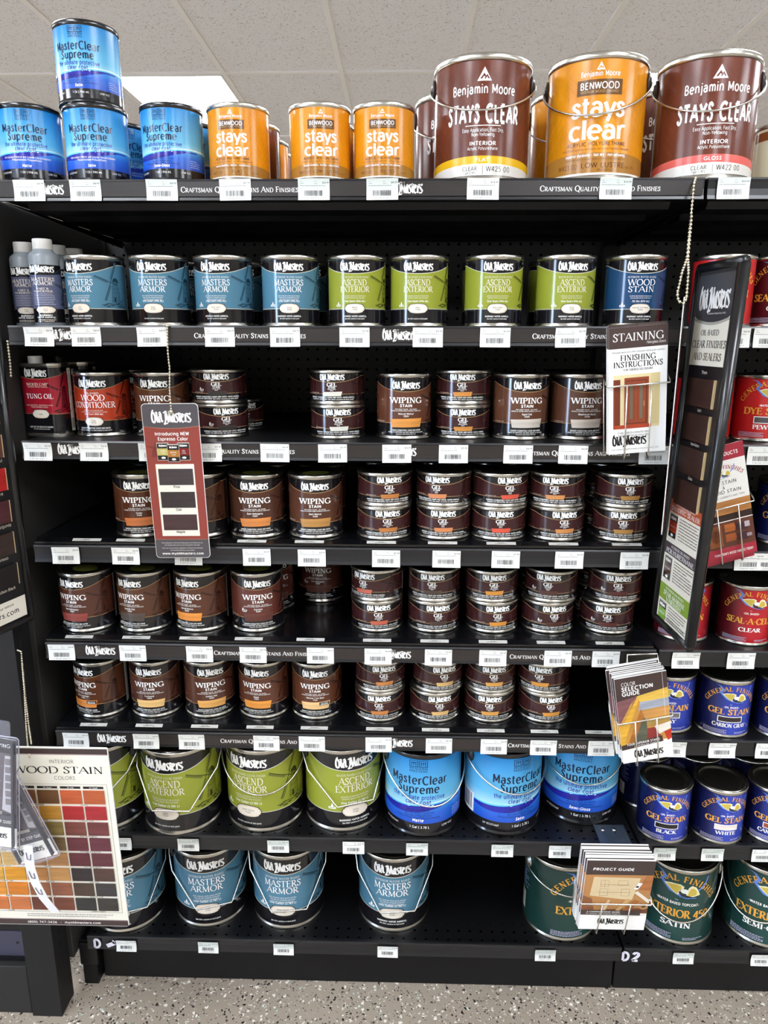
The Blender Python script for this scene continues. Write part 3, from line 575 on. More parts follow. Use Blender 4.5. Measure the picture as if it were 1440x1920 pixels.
# ------------------------------------------------------------------ the room
ZC = 2.82; X0, X1, Y0, Y1 = -5.0, 6.6, -6.0, 8.2
def structure(name, mb, bevel=0): return tag(mb.build(name, None, bevel), kind='structure')
fm = M('epoxy_flake_floor', '#978d80', .32); nt = fm.node_tree; b = nt.nodes['Principled BSDF']; N = nt.nodes.new; L = nt.links.new
tc = N('ShaderNodeTexCoord'); prev = None
wn = N('ShaderNodeTexNoise'); wn.inputs['Scale'].default_value = 160; wn.inputs['Detail'].default_value = 2; L(tc.outputs['Object'], wn.inputs['Vector'])
ad = N('ShaderNodeMix'); ad.data_type = 'RGBA'; ad.blend_type = 'LINEAR_LIGHT'; ad.inputs[0].default_value = .006; L(tc.outputs['Object'], ad.inputs[6]); L(wn.outputs['Color'], ad.inputs[7])
base = N('ShaderNodeTexNoise'); base.inputs['Scale'].default_value = 2.5; L(tc.outputs['Object'], base.inputs['Vector'])
br = N('ShaderNodeValToRGB'); br.color_ramp.elements[0].color = lin('#8f8376'); br.color_ramp.elements[1].color = lin('#a89c8c'); L(base.outputs[0], br.inputs[0]); prev = br.outputs[0]
for sc, lim, colr, thr in ((115, .4, '#e4e0d6', .86), (130, .4, '#1c1a1a', .87), (190, .4, '#d2cabd', .86), (210, .4, '#3a3534', .84), (180, .33, '#a9cfc2', .985)):
    v = N('ShaderNodeTexVoronoi'); v.inputs['Scale'].default_value = sc; L(ad.outputs[2], v.inputs['Vector'])
    s = N('ShaderNodeSeparateColor'); L(v.outputs['Color'], s.inputs[0])
    g = N('ShaderNodeMath'); g.operation = 'GREATER_THAN'; g.inputs[1].default_value = thr; L(s.outputs[0], g.inputs[0])
    d = N('ShaderNodeMath'); d.operation = 'LESS_THAN'; d.inputs[1].default_value = lim; L(v.outputs['Distance'], d.inputs[0])
    q = N('ShaderNodeMath'); q.operation = 'MULTIPLY'; L(g.outputs[0], q.inputs[0]); L(d.outputs[0], q.inputs[1])
    mx = N('ShaderNodeMix'); mx.data_type = 'RGBA'; L(q.outputs[0], mx.inputs[0]); L(prev, mx.inputs[6]); mx.inputs[7].default_value = lin(colr); prev = mx.outputs[2]
L(prev, b.inputs['Base Color'])
structure('floor', MB().box(X0, X1, Y0, Y1, -.1, 0, fm))
cm = M('fissured_ceiling_tile', '#d6d2cb', .9); nt = cm.node_tree; b = nt.nodes['Principled BSDF']; N = nt.nodes.new; L = nt.links.new
tc = N('ShaderNodeTexCoord'); n1 = N('ShaderNodeTexNoise'); n1.inputs['Scale'].default_value = 95; n1.inputs['Detail'].default_value = 3; n1.inputs['Distortion'].default_value = 1.6; L(tc.outputs['Object'], n1.inputs['Vector'])
rp = N('ShaderNodeValToRGB'); rp.color_ramp.elements[0].position = .33; rp.color_ramp.elements[1].position = .40; rp.color_ramp.elements[0].color = lin('#a39c94'); rp.color_ramp.elements[1].color = lin('#eeeeef'); L(n1.outputs[0], rp.inputs[0]); L(rp.outputs[0], b.inputs['Base Color'])
bp = N('ShaderNodeBump'); bp.inputs['Strength'].default_value = .3; bp.inputs['Distance'].default_value = .003; L(n1.outputs[0], bp.inputs['Height']); L(bp.outputs[0], b.inputs['Normal'])
structure('ceiling', MB().box(X0, X1, Y0, Y1, ZC, ZC+.1, cm))
GX, GY, TP = .386, 2.81, .61
tb = M('ceiling_tee_white', '#f4f2ee', .5); g = MB()
k = -9
while GX+k*TP < X1:
    x = GX+k*TP; k += 1
    if x > X0: g.box(x-.012, x+.012, Y0, Y1, ZC-.008, ZC+.004, tb)
k = -8
while GY+k*1.22 < Y1:
    y = GY+k*1.22; k += 1
    if y > Y0: g.box(X0, X1, y-.012, y+.012, ZC-.0075, ZC+.004, tb)
structure('trim_1', g)
wallm = M('painted_wall', '#b9b2a4', .7, bump=.05)
structure('wall_back', MB().box(X0-.1, X1+.1, Y1, Y1+.1, 0, ZC, wallm)); structure('wall_front', MB().box(X0-.1, X1+.1, Y0-.1, Y0, 0, ZC, wallm))
structure('wall_right', MB().box(X1, X1+.1, Y0, Y1, 0, ZC, wallm))
structure('wall_left', MB().box(X0-.1, X0, Y0, -4.6, 0, ZC, wallm).box(X0-.1, X0, -3.4, Y1, 0, ZC, wallm).box(X0-.1, X0, -4.6, -3.4, 0, .3, wallm).box(X0-.1, X0, -4.6, -3.4, 2.5, ZC, wallm))
wf = M('window_frame_metal', '#8f9092', .35, .9)
structure('window_1', MB().box(X0-.08, X0-.02, -4.6, -4.55, .3, 2.5, wf).box(X0-.08, X0-.02, -3.45, -3.4, .3, 2.5, wf).box(X0-.08, X0-.02, -4.55, -3.45, .3, .35, wf).box(X0-.08, X0-.02, -4.55, -3.45, 2.45, 2.5, wf).box(X0-.07, X0-.03, -4.02, -3.98, .35, 2.45, wf))
lm = M('troffer_diffuser', '#f2f7ff', .5, emit=PANEL_LIGHT); lf = M('troffer_frame', '#e6e4df', .4)
WHERE = {(-1, 0): 'behind the shelves above the blue cans', (1, 0): 'behind the shelves above the gold gallon can'}
for i, cx in enumerate((GX-2*TP-4*TP, GX-2*TP, GX+2*TP, GX+6*TP)):
    for j, cy in enumerate((GY, GY-2*1.22, GY-4*1.22, GY-6*1.22)):
        r = empty('ceiling_light', (cx, cy, ZC-.012), 0, 'recessed white ceiling light panel %s row from the front, %s column' % (('fourth', 'third', 'second', 'first')[j], ('first', 'second', 'third', 'fourth')[i]), 'ceiling light', 'ceiling light panels')
        if (i-2, j) in WHERE: r['label'] = 'glowing ceiling light panel '+WHERE[(i-2, j)]
        f = MB(); a, c = TP, 1.22
        for q in ((.012, .022, .012, c-.012), (a-.022, a-.012, .012, c-.012), (.022, a-.022, .012, .022), (.022, a-.022, c-.022, c-.012)): f.box(q[0], q[1], q[2], q[3], 0, .016, lf)
        f.build('frame', r); MB().box(.022, a-.022, .022, c-.022, .001, .01, lm).build('diffuser', r)

# ------------------------------------------------------------------ shelving run
ZS = [1.7503, 1.5097, 1.3012, 1.0987, .8959, .7003, .4557, .16]
YS = [-.0193, -.010, -.010, -.010, -.010, -.010, -.0105, .0202]
ORD = ['top', 'second', 'third', 'fourth', 'fifth', 'sixth', 'seventh', 'bottom']
W = 1.219; CH = .0326; YB = .56
STRIP = M('printed_strip_film', '#2a2523', .3, var=.12, vscale=(3, 60, 200)); CHAN = M('price_channel_plastic', '#19191b', .34)
peg = peg_mat('pegboard_black', '#161617', '#020203', (0, 2), .0254, .0034)
deckm = peg_mat('perforated_deck', '#0c0c0e', '#010102', (0, 1), .0254, .0032, rough=.34, vmin=.012, vmax=.062)
for s, (a, c) in enumerate(((0, W), (W, 2*W))):
    o = MB().box(a+.002-(.05 if s == 0 else 0), c-.002, YB, YB+.012, .1, 1.95 if False else 1.74, peg).build('pegboard_back')
    tag(o, 'black pegboard back panel behind the %s' % ('stain cans' if s == 0 else 'red and blue cans at the right'), 'back panel', 'pegboard back panels')
def upright(x, lab):
    m = MB().box(x-.02, x+.02, YB-.03, YB-.002, 0, 1.74, BLACK)
    for k in range(60): m.box(x-.004, x+.004, YB-.0315, YB-.0302, .12+k*.0254, .135+k*.0254, BPLAST)
    tag(m.build('shelf_upright'), lab, 'upright', 'slotted shelf uprights')
upright(W, 'black slotted upright at the back between the two shelf bays')
tag(MB().box(-.052, -.032, .02, YB, .1, 1.735, GREYP).build('end_panel', None, .002), 'tall grey end panel closing the left end of the shelf bay', 'panel')
def shelf(s, k):
    a, c = (.003, W-.003) if s == 0 else (W+.003, 2*W-.003)
    z, y = ZS[k], YS[k]; r = empty('gondola_shelf', (a, y, z), 0, 'black steel shelf, %s level, %s' % (ORD[k], 'main stain bay' if s == 0 else 'right hand bay'), 'shelf', 'gondola shelves')
    w_ = c-a; dpt = YB-.01-y; m = MB(); dk = deckm if k > 5 else BLACK
    m.box(0, w_, .006, dpt, -.0245, 0, dk)
    for q in (.07, .2, .33, .46): m.prism([(q, -.0245), (q+.008, -.036), (q+.07, -.036), (q+.078, -.0245)], .03, w_-.03, BLACK)
    m.build('deck', r)
    pm = MB().prism([(.006, .0012), (0, .0012), (-.0015, -.002), (-.0005, -.006), (.0006, -CH/2), (-.0005, -CH+.006), (-.002, -CH), (.006, -CH)], 0, w_, CHAN); pm.build('price_channel', r)
    for x in (.012, w_-.012): MB().prism([(.03, -.03), (dpt-.002, -.03), (dpt-.002, -.046), (dpt-.06, -.044)], x-.002, x+.002, BLACK).build('bracket', r)
    if s == 0 and k in STRIPS:
        A = Art(); LG, TX = STRIPS[k]; ym = YMID[k]
        A.rect(STRIP, 0, 3, -CH*1000+6, w_*1000-3, -3)
        for x in LG: p = atY(x, ym, y); A.logo(WHITE, 1, (p.x-a)*1000, -CH*1000/2-6.2, 60, stretch=1.15)
        for x in TX: p = atY(x, ym, y); A.serif(WHITE, 1, 'CRAFTSMAN QUALITY STAINS AND FINISHES', (p.x-a)*1000, -CH*1000/2-3.8, 8.6, w=200, al='l', T=.16, th=.07, sl=.1, small=.78, sp=.05)
        mesh_obj('sign_strip', flat(A, 'sign_strip', y=-.0026), r)
    return r
YMID = [357, 630, 846, 1040, 1220, 1384, 1580, 1770]
STRIPS = {0: ((88, 759), (340, 1012)), 1: ((123, 748), (365, 998)), 2: ((139, 750), (352, 975)), 4: ((189, 742), (402, 956)), 5: ((210, 746), (414, 953))}
for s in (0, 1):
    for k in range(8): shelf(s, k)
for a, c, lab in ((.012, W-.002, 'long black kick plate under the bottom shelf of the main bay'), (W+.002, 2*W, 'black kick plate under the bottom shelf of the right bay')):
    tag(MB().box(a, c, .067, .085, 0, .124, BLACK).build('kick_plate', None, .0015), lab, 'kick plate', 'kick plates')
tag(MB().box(-.028, .006, .045, .11, 0, .125, BLACK).box(-.03, .012, .04, .05, .06, .12, BPLAST).build('kick_support', None, .002), 'black steel support at the left end of the kick plate', 'support')
tag(MB().box(-.06, -.034, .12, .2, .09, .15, M('grey_bracket', '#56545a', .5)).box(-.05, -.04, .14, .5, 0, .1, BLACK).build('floor_bracket', None, .002), 'small grey bracket near the floor left of the bottom shelf', 'bracket')
# trays on the fourth, fifth and sixth levels
TRAYT = .0125; TRAY = M('glossy_black_tray', '#090a0d', .22, coat=.3)
TL = {3: (163, 245, 353, 472, 580, 715, 830, 940, 1057, 1176), 4: (148, 255, 362, 466, 582, 707, 815, 925, 1034, 1145), 5: (175, 279, 383, 487, 589, 712, 817, 921, 1022, 1125)}
TY = {3: 1014, 4: 1190, 5: 1354}
for k in (3, 4, 5):
    z, y = ZS[k], YS[k]; r = empty('shelf_tray', (.004, y, z), 0, 'glossy black plastic divider tray on the %s shelf' % ORD[k], 'tray', 'plastic divider trays')
    w_ = W-.012; m = MB(); m.prism([(.012, .001), (.003, .003), (.003, .007), (.016, TRAYT), (.5, TRAYT), (.5, .001)], 0, w_, TRAY)
    LX = [atY(q, TY[k], y+.02).x-.004 for q in TL[k]]
    for x in [.004]+[(a_+c_)/2 for a_, c_ in zip(LX, LX[1:])]+[w_-.004]: m.prism([(.03, TRAYT), (.07, TRAYT+.0018), (.49, TRAYT+.0018), (.49, TRAYT)], max(0, x-.0008), min(w_, x+.0008), TRAY)
    m.build('tray_body', r)
    for j, px in enumerate(TL[k]):
        p = atY(px, TY[k], y+.008); A = Art(); A.rect(M('tray_label_film', '#b9b8b2', .35), 1, -28, -4, 28, 4); A.text(DK, 2, ('Wiping Stain' if j < 5 else 'Gel Stain'), 0, .3, 1.8, bold=.02); A.textblock(DK, 2, -12, 12, -.6, 1, 2, 1.2, j)
        o = mesh_obj('name_label', flat(A, 'name_label'), r); o.location = (p.x-.004, .0085, .0101); o.rotation_euler = (math.radians(-64), 0, 0)
# ------------------------------------------------------------------ cans
KIND = {'quart': (.0525, .125, .007, .109), 'gel': (.0525, .0655, .0065, .0523), 'gallon': (.083, .196, .009, .176)}
BODY = {}
def can_meshes(kind, metal):
    if (kind, metal.name) in BODY: return BODY[(kind, metal.name)]
    R, H, v0, lh = KIND[kind]; e = 1 if kind != 'gallon' else 1.35
    b = MB().lathe([(0, .001), (R-.004, .001), (R-.003, 0), (R+.0012*e, .0004), (R+.0016*e, .0022), (R+.0012*e, .0042*e), (R, .0056*e), (R, v0+lh), (R+.0009, H-.0085*e), (R+.0016*e, H-.006*e), (R+.0017*e, H-.0025), (R+.0008, H-.0004), (R-.0012*e, H-.0002), (R-.0028*e, H-.0022), (R-.0042*e, H-.0022)], metal).mesh('can_body')
    l = MB().lathe([(R-.0036*e, H-.0026), (R-.0048*e, H-.0009), (R-.0066*e, H-.0006), (R-.0082*e, H-.0012), (R-.0094*e, H-.0052*e), (R-.0125*e, H-.0062*e), (R-.0145*e, H-.0044*e), (R-.017*e, H-.0048*e), (0, H-.0048*e)], metal).mesh('lid')
    BODY[(kind, metal.name)] = (b, l); return b, l
LABELS = {}
def label_mesh(key, kind, build):
    if key not in LABELS:
        R, H, v0, lh = KIND[kind]; unit = (lh/100 if kind != 'gel' else .00109); A, base = build(lh, v0, unit); LABELS[key] = wrap(A, 'label', R+.0002, v0, lh, base, unit)
    return LABELS[key]
def bail(kind, style, drop):
    R, H, v0, lh = KIND[kind]; X = R+.0085; Lq = R+.0075; P = []; zc = H*.845
    if style == 'arc': q = [(math.cos(PI*i/32), math.sin(PI*i/32)) for i in range(33)]
    else: q = [(1, 0), (1.0, .06), (.955, .34), (.47, .96), (.43, 1), (-.43, 1), (-.47, .96), (-.955, .34), (-1.0, .06), (-1, 0)]
    P = [(x*X, -Lq*s, zc-drop*s) for x, s in q]
    P = [(R+.002, 0, zc)]+P+[(-R-.002, 0, zc)]
    return MB().tube(P, .0017, WIRE).mesh('handle')
def ear(kind, s, m, r=.0165):
    R, H, v0, lh = KIND[kind]; b = MB(); b.lathe([(0, .0055), (r*.45, .0055), (r*.6, .0045), (r*.65, .0025), (r, .002), (r, -.002), (0, -.002)], m, 20)
    b.v = [(s*(R+v[2]+.0015), v[0], H*.845+v[1]) for v in b.v]
    return b.mesh('handle_ear')
HM = {}
STICK = None
def can(name, kind, key, build, loc, rz, label, group, metal=STEEL, handle=None, sticker=False, cat='paint can', tilt=0.0):
    r = empty(name, loc, rz, label, cat, group)
    if tilt: r.rotation_euler = (0, tilt, rz)
    b, l = can_meshes(kind, metal); mesh_obj('can_body', b, r); mesh_obj('lid', l, r); mesh_obj('label', label_mesh(key, kind, build), r)
    if handle:
        style, drop, hrot, em = handle
        k = (kind, style, drop)
        if k not in HM: HM[k] = bail(kind, style, drop)
        h = mesh_obj('handle', HM[k], r); h.rotation_euler = (0, 0, hrot-rz)
        for s in (-1, 1):
            k = (kind, s, em.name)
            if k not in HM: HM[k] = ear(kind, s, em)
            o = mesh_obj('handle_ear', HM[k], r); o.rotation_euler = (0, 0, hrot-rz)
    if sticker:
        global STICK
        if STICK is None:
            A = Art(); ol = ink('#767a2c', .5); R, H, v0, lh = KIND['quart']
            A.poly(ol, 0, [(27*math.cos(2*PI*i/28), 21*math.sin(2*PI*i/28)) for i in range(28)])
            for i, t in enumerate(('COLOR SHOWN IS', 'ON THE FRONT', 'STIR WELL BEFORE', 'AND DURING USE')): A.text(ink('#4c4f1c', .5), 1, t, 0, 9-i*6, 3, w=34-4*abs(i-1.5))
            STICK = A.mesh('lid_sticker', lambda u, v, l: (u*.001, v*.001, H-.0046+.0001*l))
        o = mesh_obj('lid_sticker', STICK, r); o.rotation_euler = (0, 0, random.uniform(-.2, .5))
    return r
def facing(x, y, off=0.0, half=55.0):                      # turn the label to the aisle, then by how far it is turned off centre
    return math.atan2(CAM.x-x, -(CAM.y-y)) + (math.asin(max(-.97, min(.97, off/half))) if off else 0)
SPOT = {k: [] for k in range(8)}                           # shelf -> (x, what stands there), used to describe the tags
def stand(px, py, k, R, lift=0.0, yfront=None):
    z = ZS[k]+lift
    if yfront is None: p = atZ(px, py, z)
    else: p = atY(px, py, yfront); p.z = z
    d = Vector((p.x-CAM.x, p.y-CAM.y, 0)).normalized()
    return p.x+d.x*(R+.0016), p.y+d.y*(R+.0016), z
# the kinds
OMB = {'blue': ('#4c7a90', '#1d3644', '#426b7f'), 'green': ('#8f9730', '#333a16', '#7d842c'), 'navy': ('#153f66', '#0e2740', '#143658')}
def om(colour, head, t1, t2, fine, qty, name, num, w1, w2, warn=True):
    c = OMB[colour]; return lambda lh, v0, u: (om_plaque(c[0], c[1], c[2], head, t1, t2, fine, qty, name, num, warn, PLQ if colour == 'green' else WHITE, w1, w2), JET)
F3 = ['SELF LEVELING WITH QUICK DRYING', 'FOR USE ON INTERIOR SURFACES', 'SAFE FOR CABINETS FLOORS TRIM']
F2 = ['SUPERIOR ULTRAVIOLET PROTECTION', 'RESISTS WEAR AND MILDEW']
def armor(n, num, q='One Quart (946 mL)', warn=True): return om('blue', 'INTERIOR WATER BASED', 'MASTERS', 'ARMOR', F3, q, n, num, 49, 42, warn)
def ascend(n, num, q='One Quart (946 mL)', warn=True): return om('green', 'WATER-BASED CLEAR FINISH', 'ASCEND', 'EXTERIOR', F2, q, n, num, 40, 49, warn)
def wiping(*a, **k): return lambda lh, v0, u: (om_wiping(*a, **k), JET)
def gel(*a, **k): return lambda lh, v0, u: (om_gel(*a, **k), JET)
def mc(n, listed, gal): return lambda lh, v0, u: mc_label(n, listed, gal, lh, v0, u)
def brown(*a): return lambda lh, v0, u: (bm_brown(*a), BRN)
def gold(*a): return lambda lh, v0, u: (bm_gold(*a), GLD)
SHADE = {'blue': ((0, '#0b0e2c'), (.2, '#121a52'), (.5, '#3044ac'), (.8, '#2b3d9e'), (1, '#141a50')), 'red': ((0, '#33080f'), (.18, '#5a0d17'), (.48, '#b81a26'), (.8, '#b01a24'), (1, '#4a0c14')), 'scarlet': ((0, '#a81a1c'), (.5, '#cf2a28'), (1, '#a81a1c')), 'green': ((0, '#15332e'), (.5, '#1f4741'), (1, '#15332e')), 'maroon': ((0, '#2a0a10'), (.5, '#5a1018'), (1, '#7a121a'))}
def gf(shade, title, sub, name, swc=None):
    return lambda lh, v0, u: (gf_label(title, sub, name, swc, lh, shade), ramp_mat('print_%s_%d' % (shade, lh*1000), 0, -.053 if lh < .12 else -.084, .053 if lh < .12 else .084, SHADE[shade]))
E_OM = M('black_handle_ear', '#17171a', .35); E_BM = M('grey_handle_ear', '#4d4a48', .35, .6); E_GF = M('tin_handle_ear', '#a9a9a4', .3, 1.0)
def front(px, py, k, name, kind, key, build, label, group, off=0, half=55, **kw):
    R = KIND[kind][0]; lift = kw.pop('lift', 0.0); yf = kw.pop('yf', None)
    x, y, z = stand(px, py, k, R, lift, yf)
    rz = facing(x, y, off, half)
    if 'handle' in kw: h = kw['handle']; kw['handle'] = (h[0], h[1], facing(x, y)+h[2], h[3])
    o = can(name, kind, key, build, (x, y, z), rz, label, group, **kw); SPOT[k].append((x, kw.get('spot') or label)); return o
def behind(o, n, label, dy=None, dx=0.0, turn=0.0, build=None, key=None, kind=None, metal=STEEL):   # another can further back in the same lane
    R = .0525 if o['kindkey'] != 'gallon' else .083
    d = (dy or (2*R+.006))*n
    r = o.copy(); COL.objects.link(r); r.location = (o.location.x+dx, o.location.y+d, o.location.z); r.rotation_euler = (0, 0, o.rotation_euler.z+turn); r['label'] = label
    for ch in o.children:
        if ch.name.startswith('lid_sticker') and turn: pass
        c = ch.copy(); COL.objects.link(c); c.parent = r
        if build and c.name.startswith('label'): c.data = label_mesh(key, o['kindkey'], build)
    return r
# --- top shelf
G1 = 'clear coat and varnish cans on the top shelf'; YF = -.004
def top(px, name, kind, key, build, label, off, half, **kw):
    o = front(px, 330, 0, name, kind, key, build, label, G1, off, half, yf=kw.pop('yf', YF), **kw); o['kindkey'] = kind; return o
a = top(65, 'paint_can', 'quart', 'mcm', mc('Matte', False, False), 'blue quart can marked Matte at the left end of the top shelf', -12, 62, metal=DKSTEEL)
b = top(188, 'paint_can', 'quart', 'mcs', mc('Satin', False, False), 'blue quart can marked Satin, carrying another blue can on top', -14, 61, metal=DKSTEEL)
c = can('paint_can', 'quart', 'mcs2', mc('Satin', True, False), (b.location.x-.006, b.location.y+.004, ZS[0]+.1252), facing(b.location.x, b.location.y, -22, 66), 'blue quart can stacked on top of another blue can near the ceiling', G1, metal=DKSTEEL)
d = top(328, 'paint_can', 'quart', 'mcg', mc('Semi-Gloss', True, False), 'blue quart can marked Semi-Gloss beside the yellow cans', -24, 60, metal=DKSTEEL)
behind(b, 1, 'blue can half hidden behind the blue two-can stack', turn=.5); behind(d, 1, 'blue can hidden behind the Semi-Gloss blue can', turn=.2)
e = top(451, 'paint_can', 'quart', 'bgf', gold('FLAT', 'N425 00', 'UNI-MATE'), 'yellow quart can marked Flat on the top shelf', -15, 57)
behind(e, 1, 'brown quart can first behind the yellow Flat can', build=brown('SATIN', 'W424 00', '#c9a24a'), key='bbq', turn=-.1)
behind(e, 2, 'white back-turned can second behind the yellow Flat can', turn=-2.15); behind(e, 3, 'brown quart can third behind the yellow Flat can', build=brown('SATIN', 'W424 00', '#c9a24a'), key='bbq')
f = top(602, 'paint_can', 'quart', 'bgl', gold('LOW LUSTRE', 'N423 00', 'BAJO BRILLO'), 'yellow quart can marked Low Lustre, middle of the top shelf', 1, 57); behind(f, 1, 'yellow can hidden behind the Low Lustre quart can')
g = top(720, 'paint_can', 'quart', 'bgg', gold('GLOSS', 'N422 00', 'BRILLANTE'), 'yellow quart can marked Gloss on the top shelf', -3, 57); behind(g, 1, 'yellow can hidden behind the Gloss quart can')
HB = ('arc', .058, 0.0, E_BM)
i = top(900, 'paint_can', 'gallon', 'bbf', brown('FLAT', 'W425 00', '#e3b21c'), 'dark brown gallon can with a yellow Flat band', 3, 89, handle=('arc', .058, -.02, E_BM))
behind(i, 1, 'dark brown gallon can behind the yellow-banded gallon can', dy=.19, dx=-.03)
j = top(1109, 'paint_can', 'gallon', 'bgL', gold('LOW LUSTRE', 'W423 00', 'BAJO BRILLO'), 'golden yellow gallon can with a wire handle', 5, 92, handle=('arc', .066, -.05, E_BM))
behind(j, 1, 'golden gallon can standing behind the front golden gallon can', dy=.18)
k = top(1311, 'paint_can', 'gallon', 'bbg', brown('GLOSS', 'W422 00', '#d9645c'), 'dark brown gallon can with a coral pink Gloss band', 22, 100, handle=('arc', .062, .08, E_BM))
behind(k, 1, 'dark brown gallon can behind the pink-banded gallon can', dy=.18)
def creamlab(lh, v0, u):
    A = Art(); A.rect(ink('#8a4a1e'), 1, -60, 82, 60, 96); A.poly(ink('#9a7050'), 2, [(-14, 20), (10, 14), (14, 50), (6, 78), (-6, 80), (-12, 60)]); A.rect(ink('#d8b878'), 1, 14, 10, 50, 60); return A, ink('#ded6b8')
o = top(1466, 'paint_can', 'quart', 'cream', creamlab, 'cream and brown can cut off at the right end of the top shelf', -6, 57, yf=.12); 
# --- second shelf
G2 = 'quart cans on the second shelf'; YF2 = .012
def row2(px, key, build, label, off, half=56, **kw):
    o = front(px, 600, 1, 'paint_can', 'quart', key, build, label, G2, off, half, yf=YF2, **kw); o['kindkey'] = 'quart'; return o
m1 = row2(186, 'af', armor('Flat', '72004'), 'light blue quart can marked Flat beside the plastic bottles', -32); m2 = row2(305, 'as', armor('Satin', '72104', warn=False), 'light blue quart can marked Satin, second shelf', -16)
m3 = row2(423, 'ag', armor('Semi-Gloss', '72204'), 'light blue quart can marked Semi-Gloss, second shelf', -17); m4 = row2(547, 'aG', armor('Gloss', '72304'), 'light blue quart can marked Gloss, next to the green cans', -4)
a1 = row2(670, 'xm', ascend('Matte', '71004'), 'lime green quart can marked Matte, second shelf', -5); a2 = row2(785, 'xs', ascend('Satin', '71104', warn=False), 'lime green quart can marked Satin, second shelf', -2)
a3 = row2(923, 'xg', ascend('Semi-Gloss', '71204'), 'lime green quart can marked Semi-Gloss, second shelf', 9); a4 = row2(1056, 'xG', ascend('Gloss', '71304'), 'lime green quart can marked Gloss, second shelf', 14)
w1 = row2(1184, 'wn', om('navy', 'INTERIOR WATER BASED', 'WOOD', 'STAIN', ['FAST DRYING, SEMI-TRANSPARENT WATER-BASED STAIN', 'WITH LOW ODOR AND EASY WATER CLEANUP'], '.92 Qts (870 mL)', 'Natural Tint Base', '76104', 44, 42), 'dark blue quart can marked Natural Tint Base, second shelf', 15, 60)
for o, n, lab in ((m2, 1, 'light blue can behind the Satin light blue can'), (m3, 1, 'light blue can behind the Semi-Gloss light blue can'), (m4, 1, 'light blue can behind the Gloss light blue can'), (a2, 1, 'green can behind the Satin green can'), (a3, 1, 'green can behind the Semi-Gloss green can'), (a4, 1, 'green can behind the Gloss green can')): behind(o, n, 'shadowed '+lab, turn=.35, dx=.004)
BOT = {}
def bottle(px, yf, label):
    R = .026; x, y, z = stand(px, 600, 1, R, 0, yf); r = empty('plastic_bottle', (x, y, z), facing(x, y, -6, 28), label, 'bottle', 'translucent bottles on the second shelf')
    if not BOT:
        gl = M('translucent_bottle_plastic', '#80868a', .35); cp = M('ribbed_white_cap', '#c9c6bf', .5)
        BOT['bottle_body'] = MB().lathe([(0, 0), (R-.002, 0), (R, .002), (R, .122), (R-.002, .127), (.0175, .132), (.0165, .136), (0, .136)], gl, 32).mesh('bottle_body')
        cb = MB().lathe([(0, .134), (.0165, .134), (.017, .135), (.0168, .151), (.016, .1525), (0, .1525)], cp, 40); 
        BOT['cap'] = cb.mesh('cap')
        A = Art(); C = ink('#545870'); A.rect(JET, 1, -84, 0, 84, 100); A.band(C, 2, lambda u: 24, swoosh(82, 88, 92), -84, 84, 30)
        A.logo(WHITE, 3, -3, 87, 48); A.serif(PLQ, 3, 'MASTERS', -2, 72, 6, w=44, T=.12, th=.06); A.serif(PLQ, 3, 'ARMOR', -2, 65, 6, w=36, T=.12, th=.06)
        A.serif(PLQ, 3, 'PART B', -2, 57, 3.4, w=20, T=.12, th=.06); A.serif(PLQ, 3, 'HARDENER', -2, 52.5, 3.4, w=34, T=.12, th=.06); A.textblock(ink('#a9acb8'), 3, -20, 18, 50, 7, 3, 1.3, 5)
        windmill(A, 40, 60, .7, ink('#23283a'), ink('#474c64')); plaque(A, 0, 22, 34, 12, [('Part B', .6), ('72401', -2.4)])
        A.text(WHITE, 3, 'WARNING!', 0, 11, 3, w=22, bold=.03); A.text(WHITE, 3, 'VAPOR HARMFUL.', 0, 7.4, 2.8, w=34, bold=.03); A.textblock(PLQ, 3, -16, 16, 5, 2, 2.6, 1.4, 2)
        BOT['label'] = wrap(A, 'label', R+.0003, .007, .1, JET, .001)
    for n, me in BOT.items(): mesh_obj(n, me, r)
    SPOT[1].append((x, label))
bottle(58, .056, 'grey plastic bottle with white cap, nearest the left end'); bottle(94, .008, 'grey plastic bottle with white cap, touching the light blue cans'); bottle(119, .098, 'grey bottle behind, its white cap above the Flat can'); bottle(150, .155, 'grey bottle at the back, only its cap showing over the Flat can')
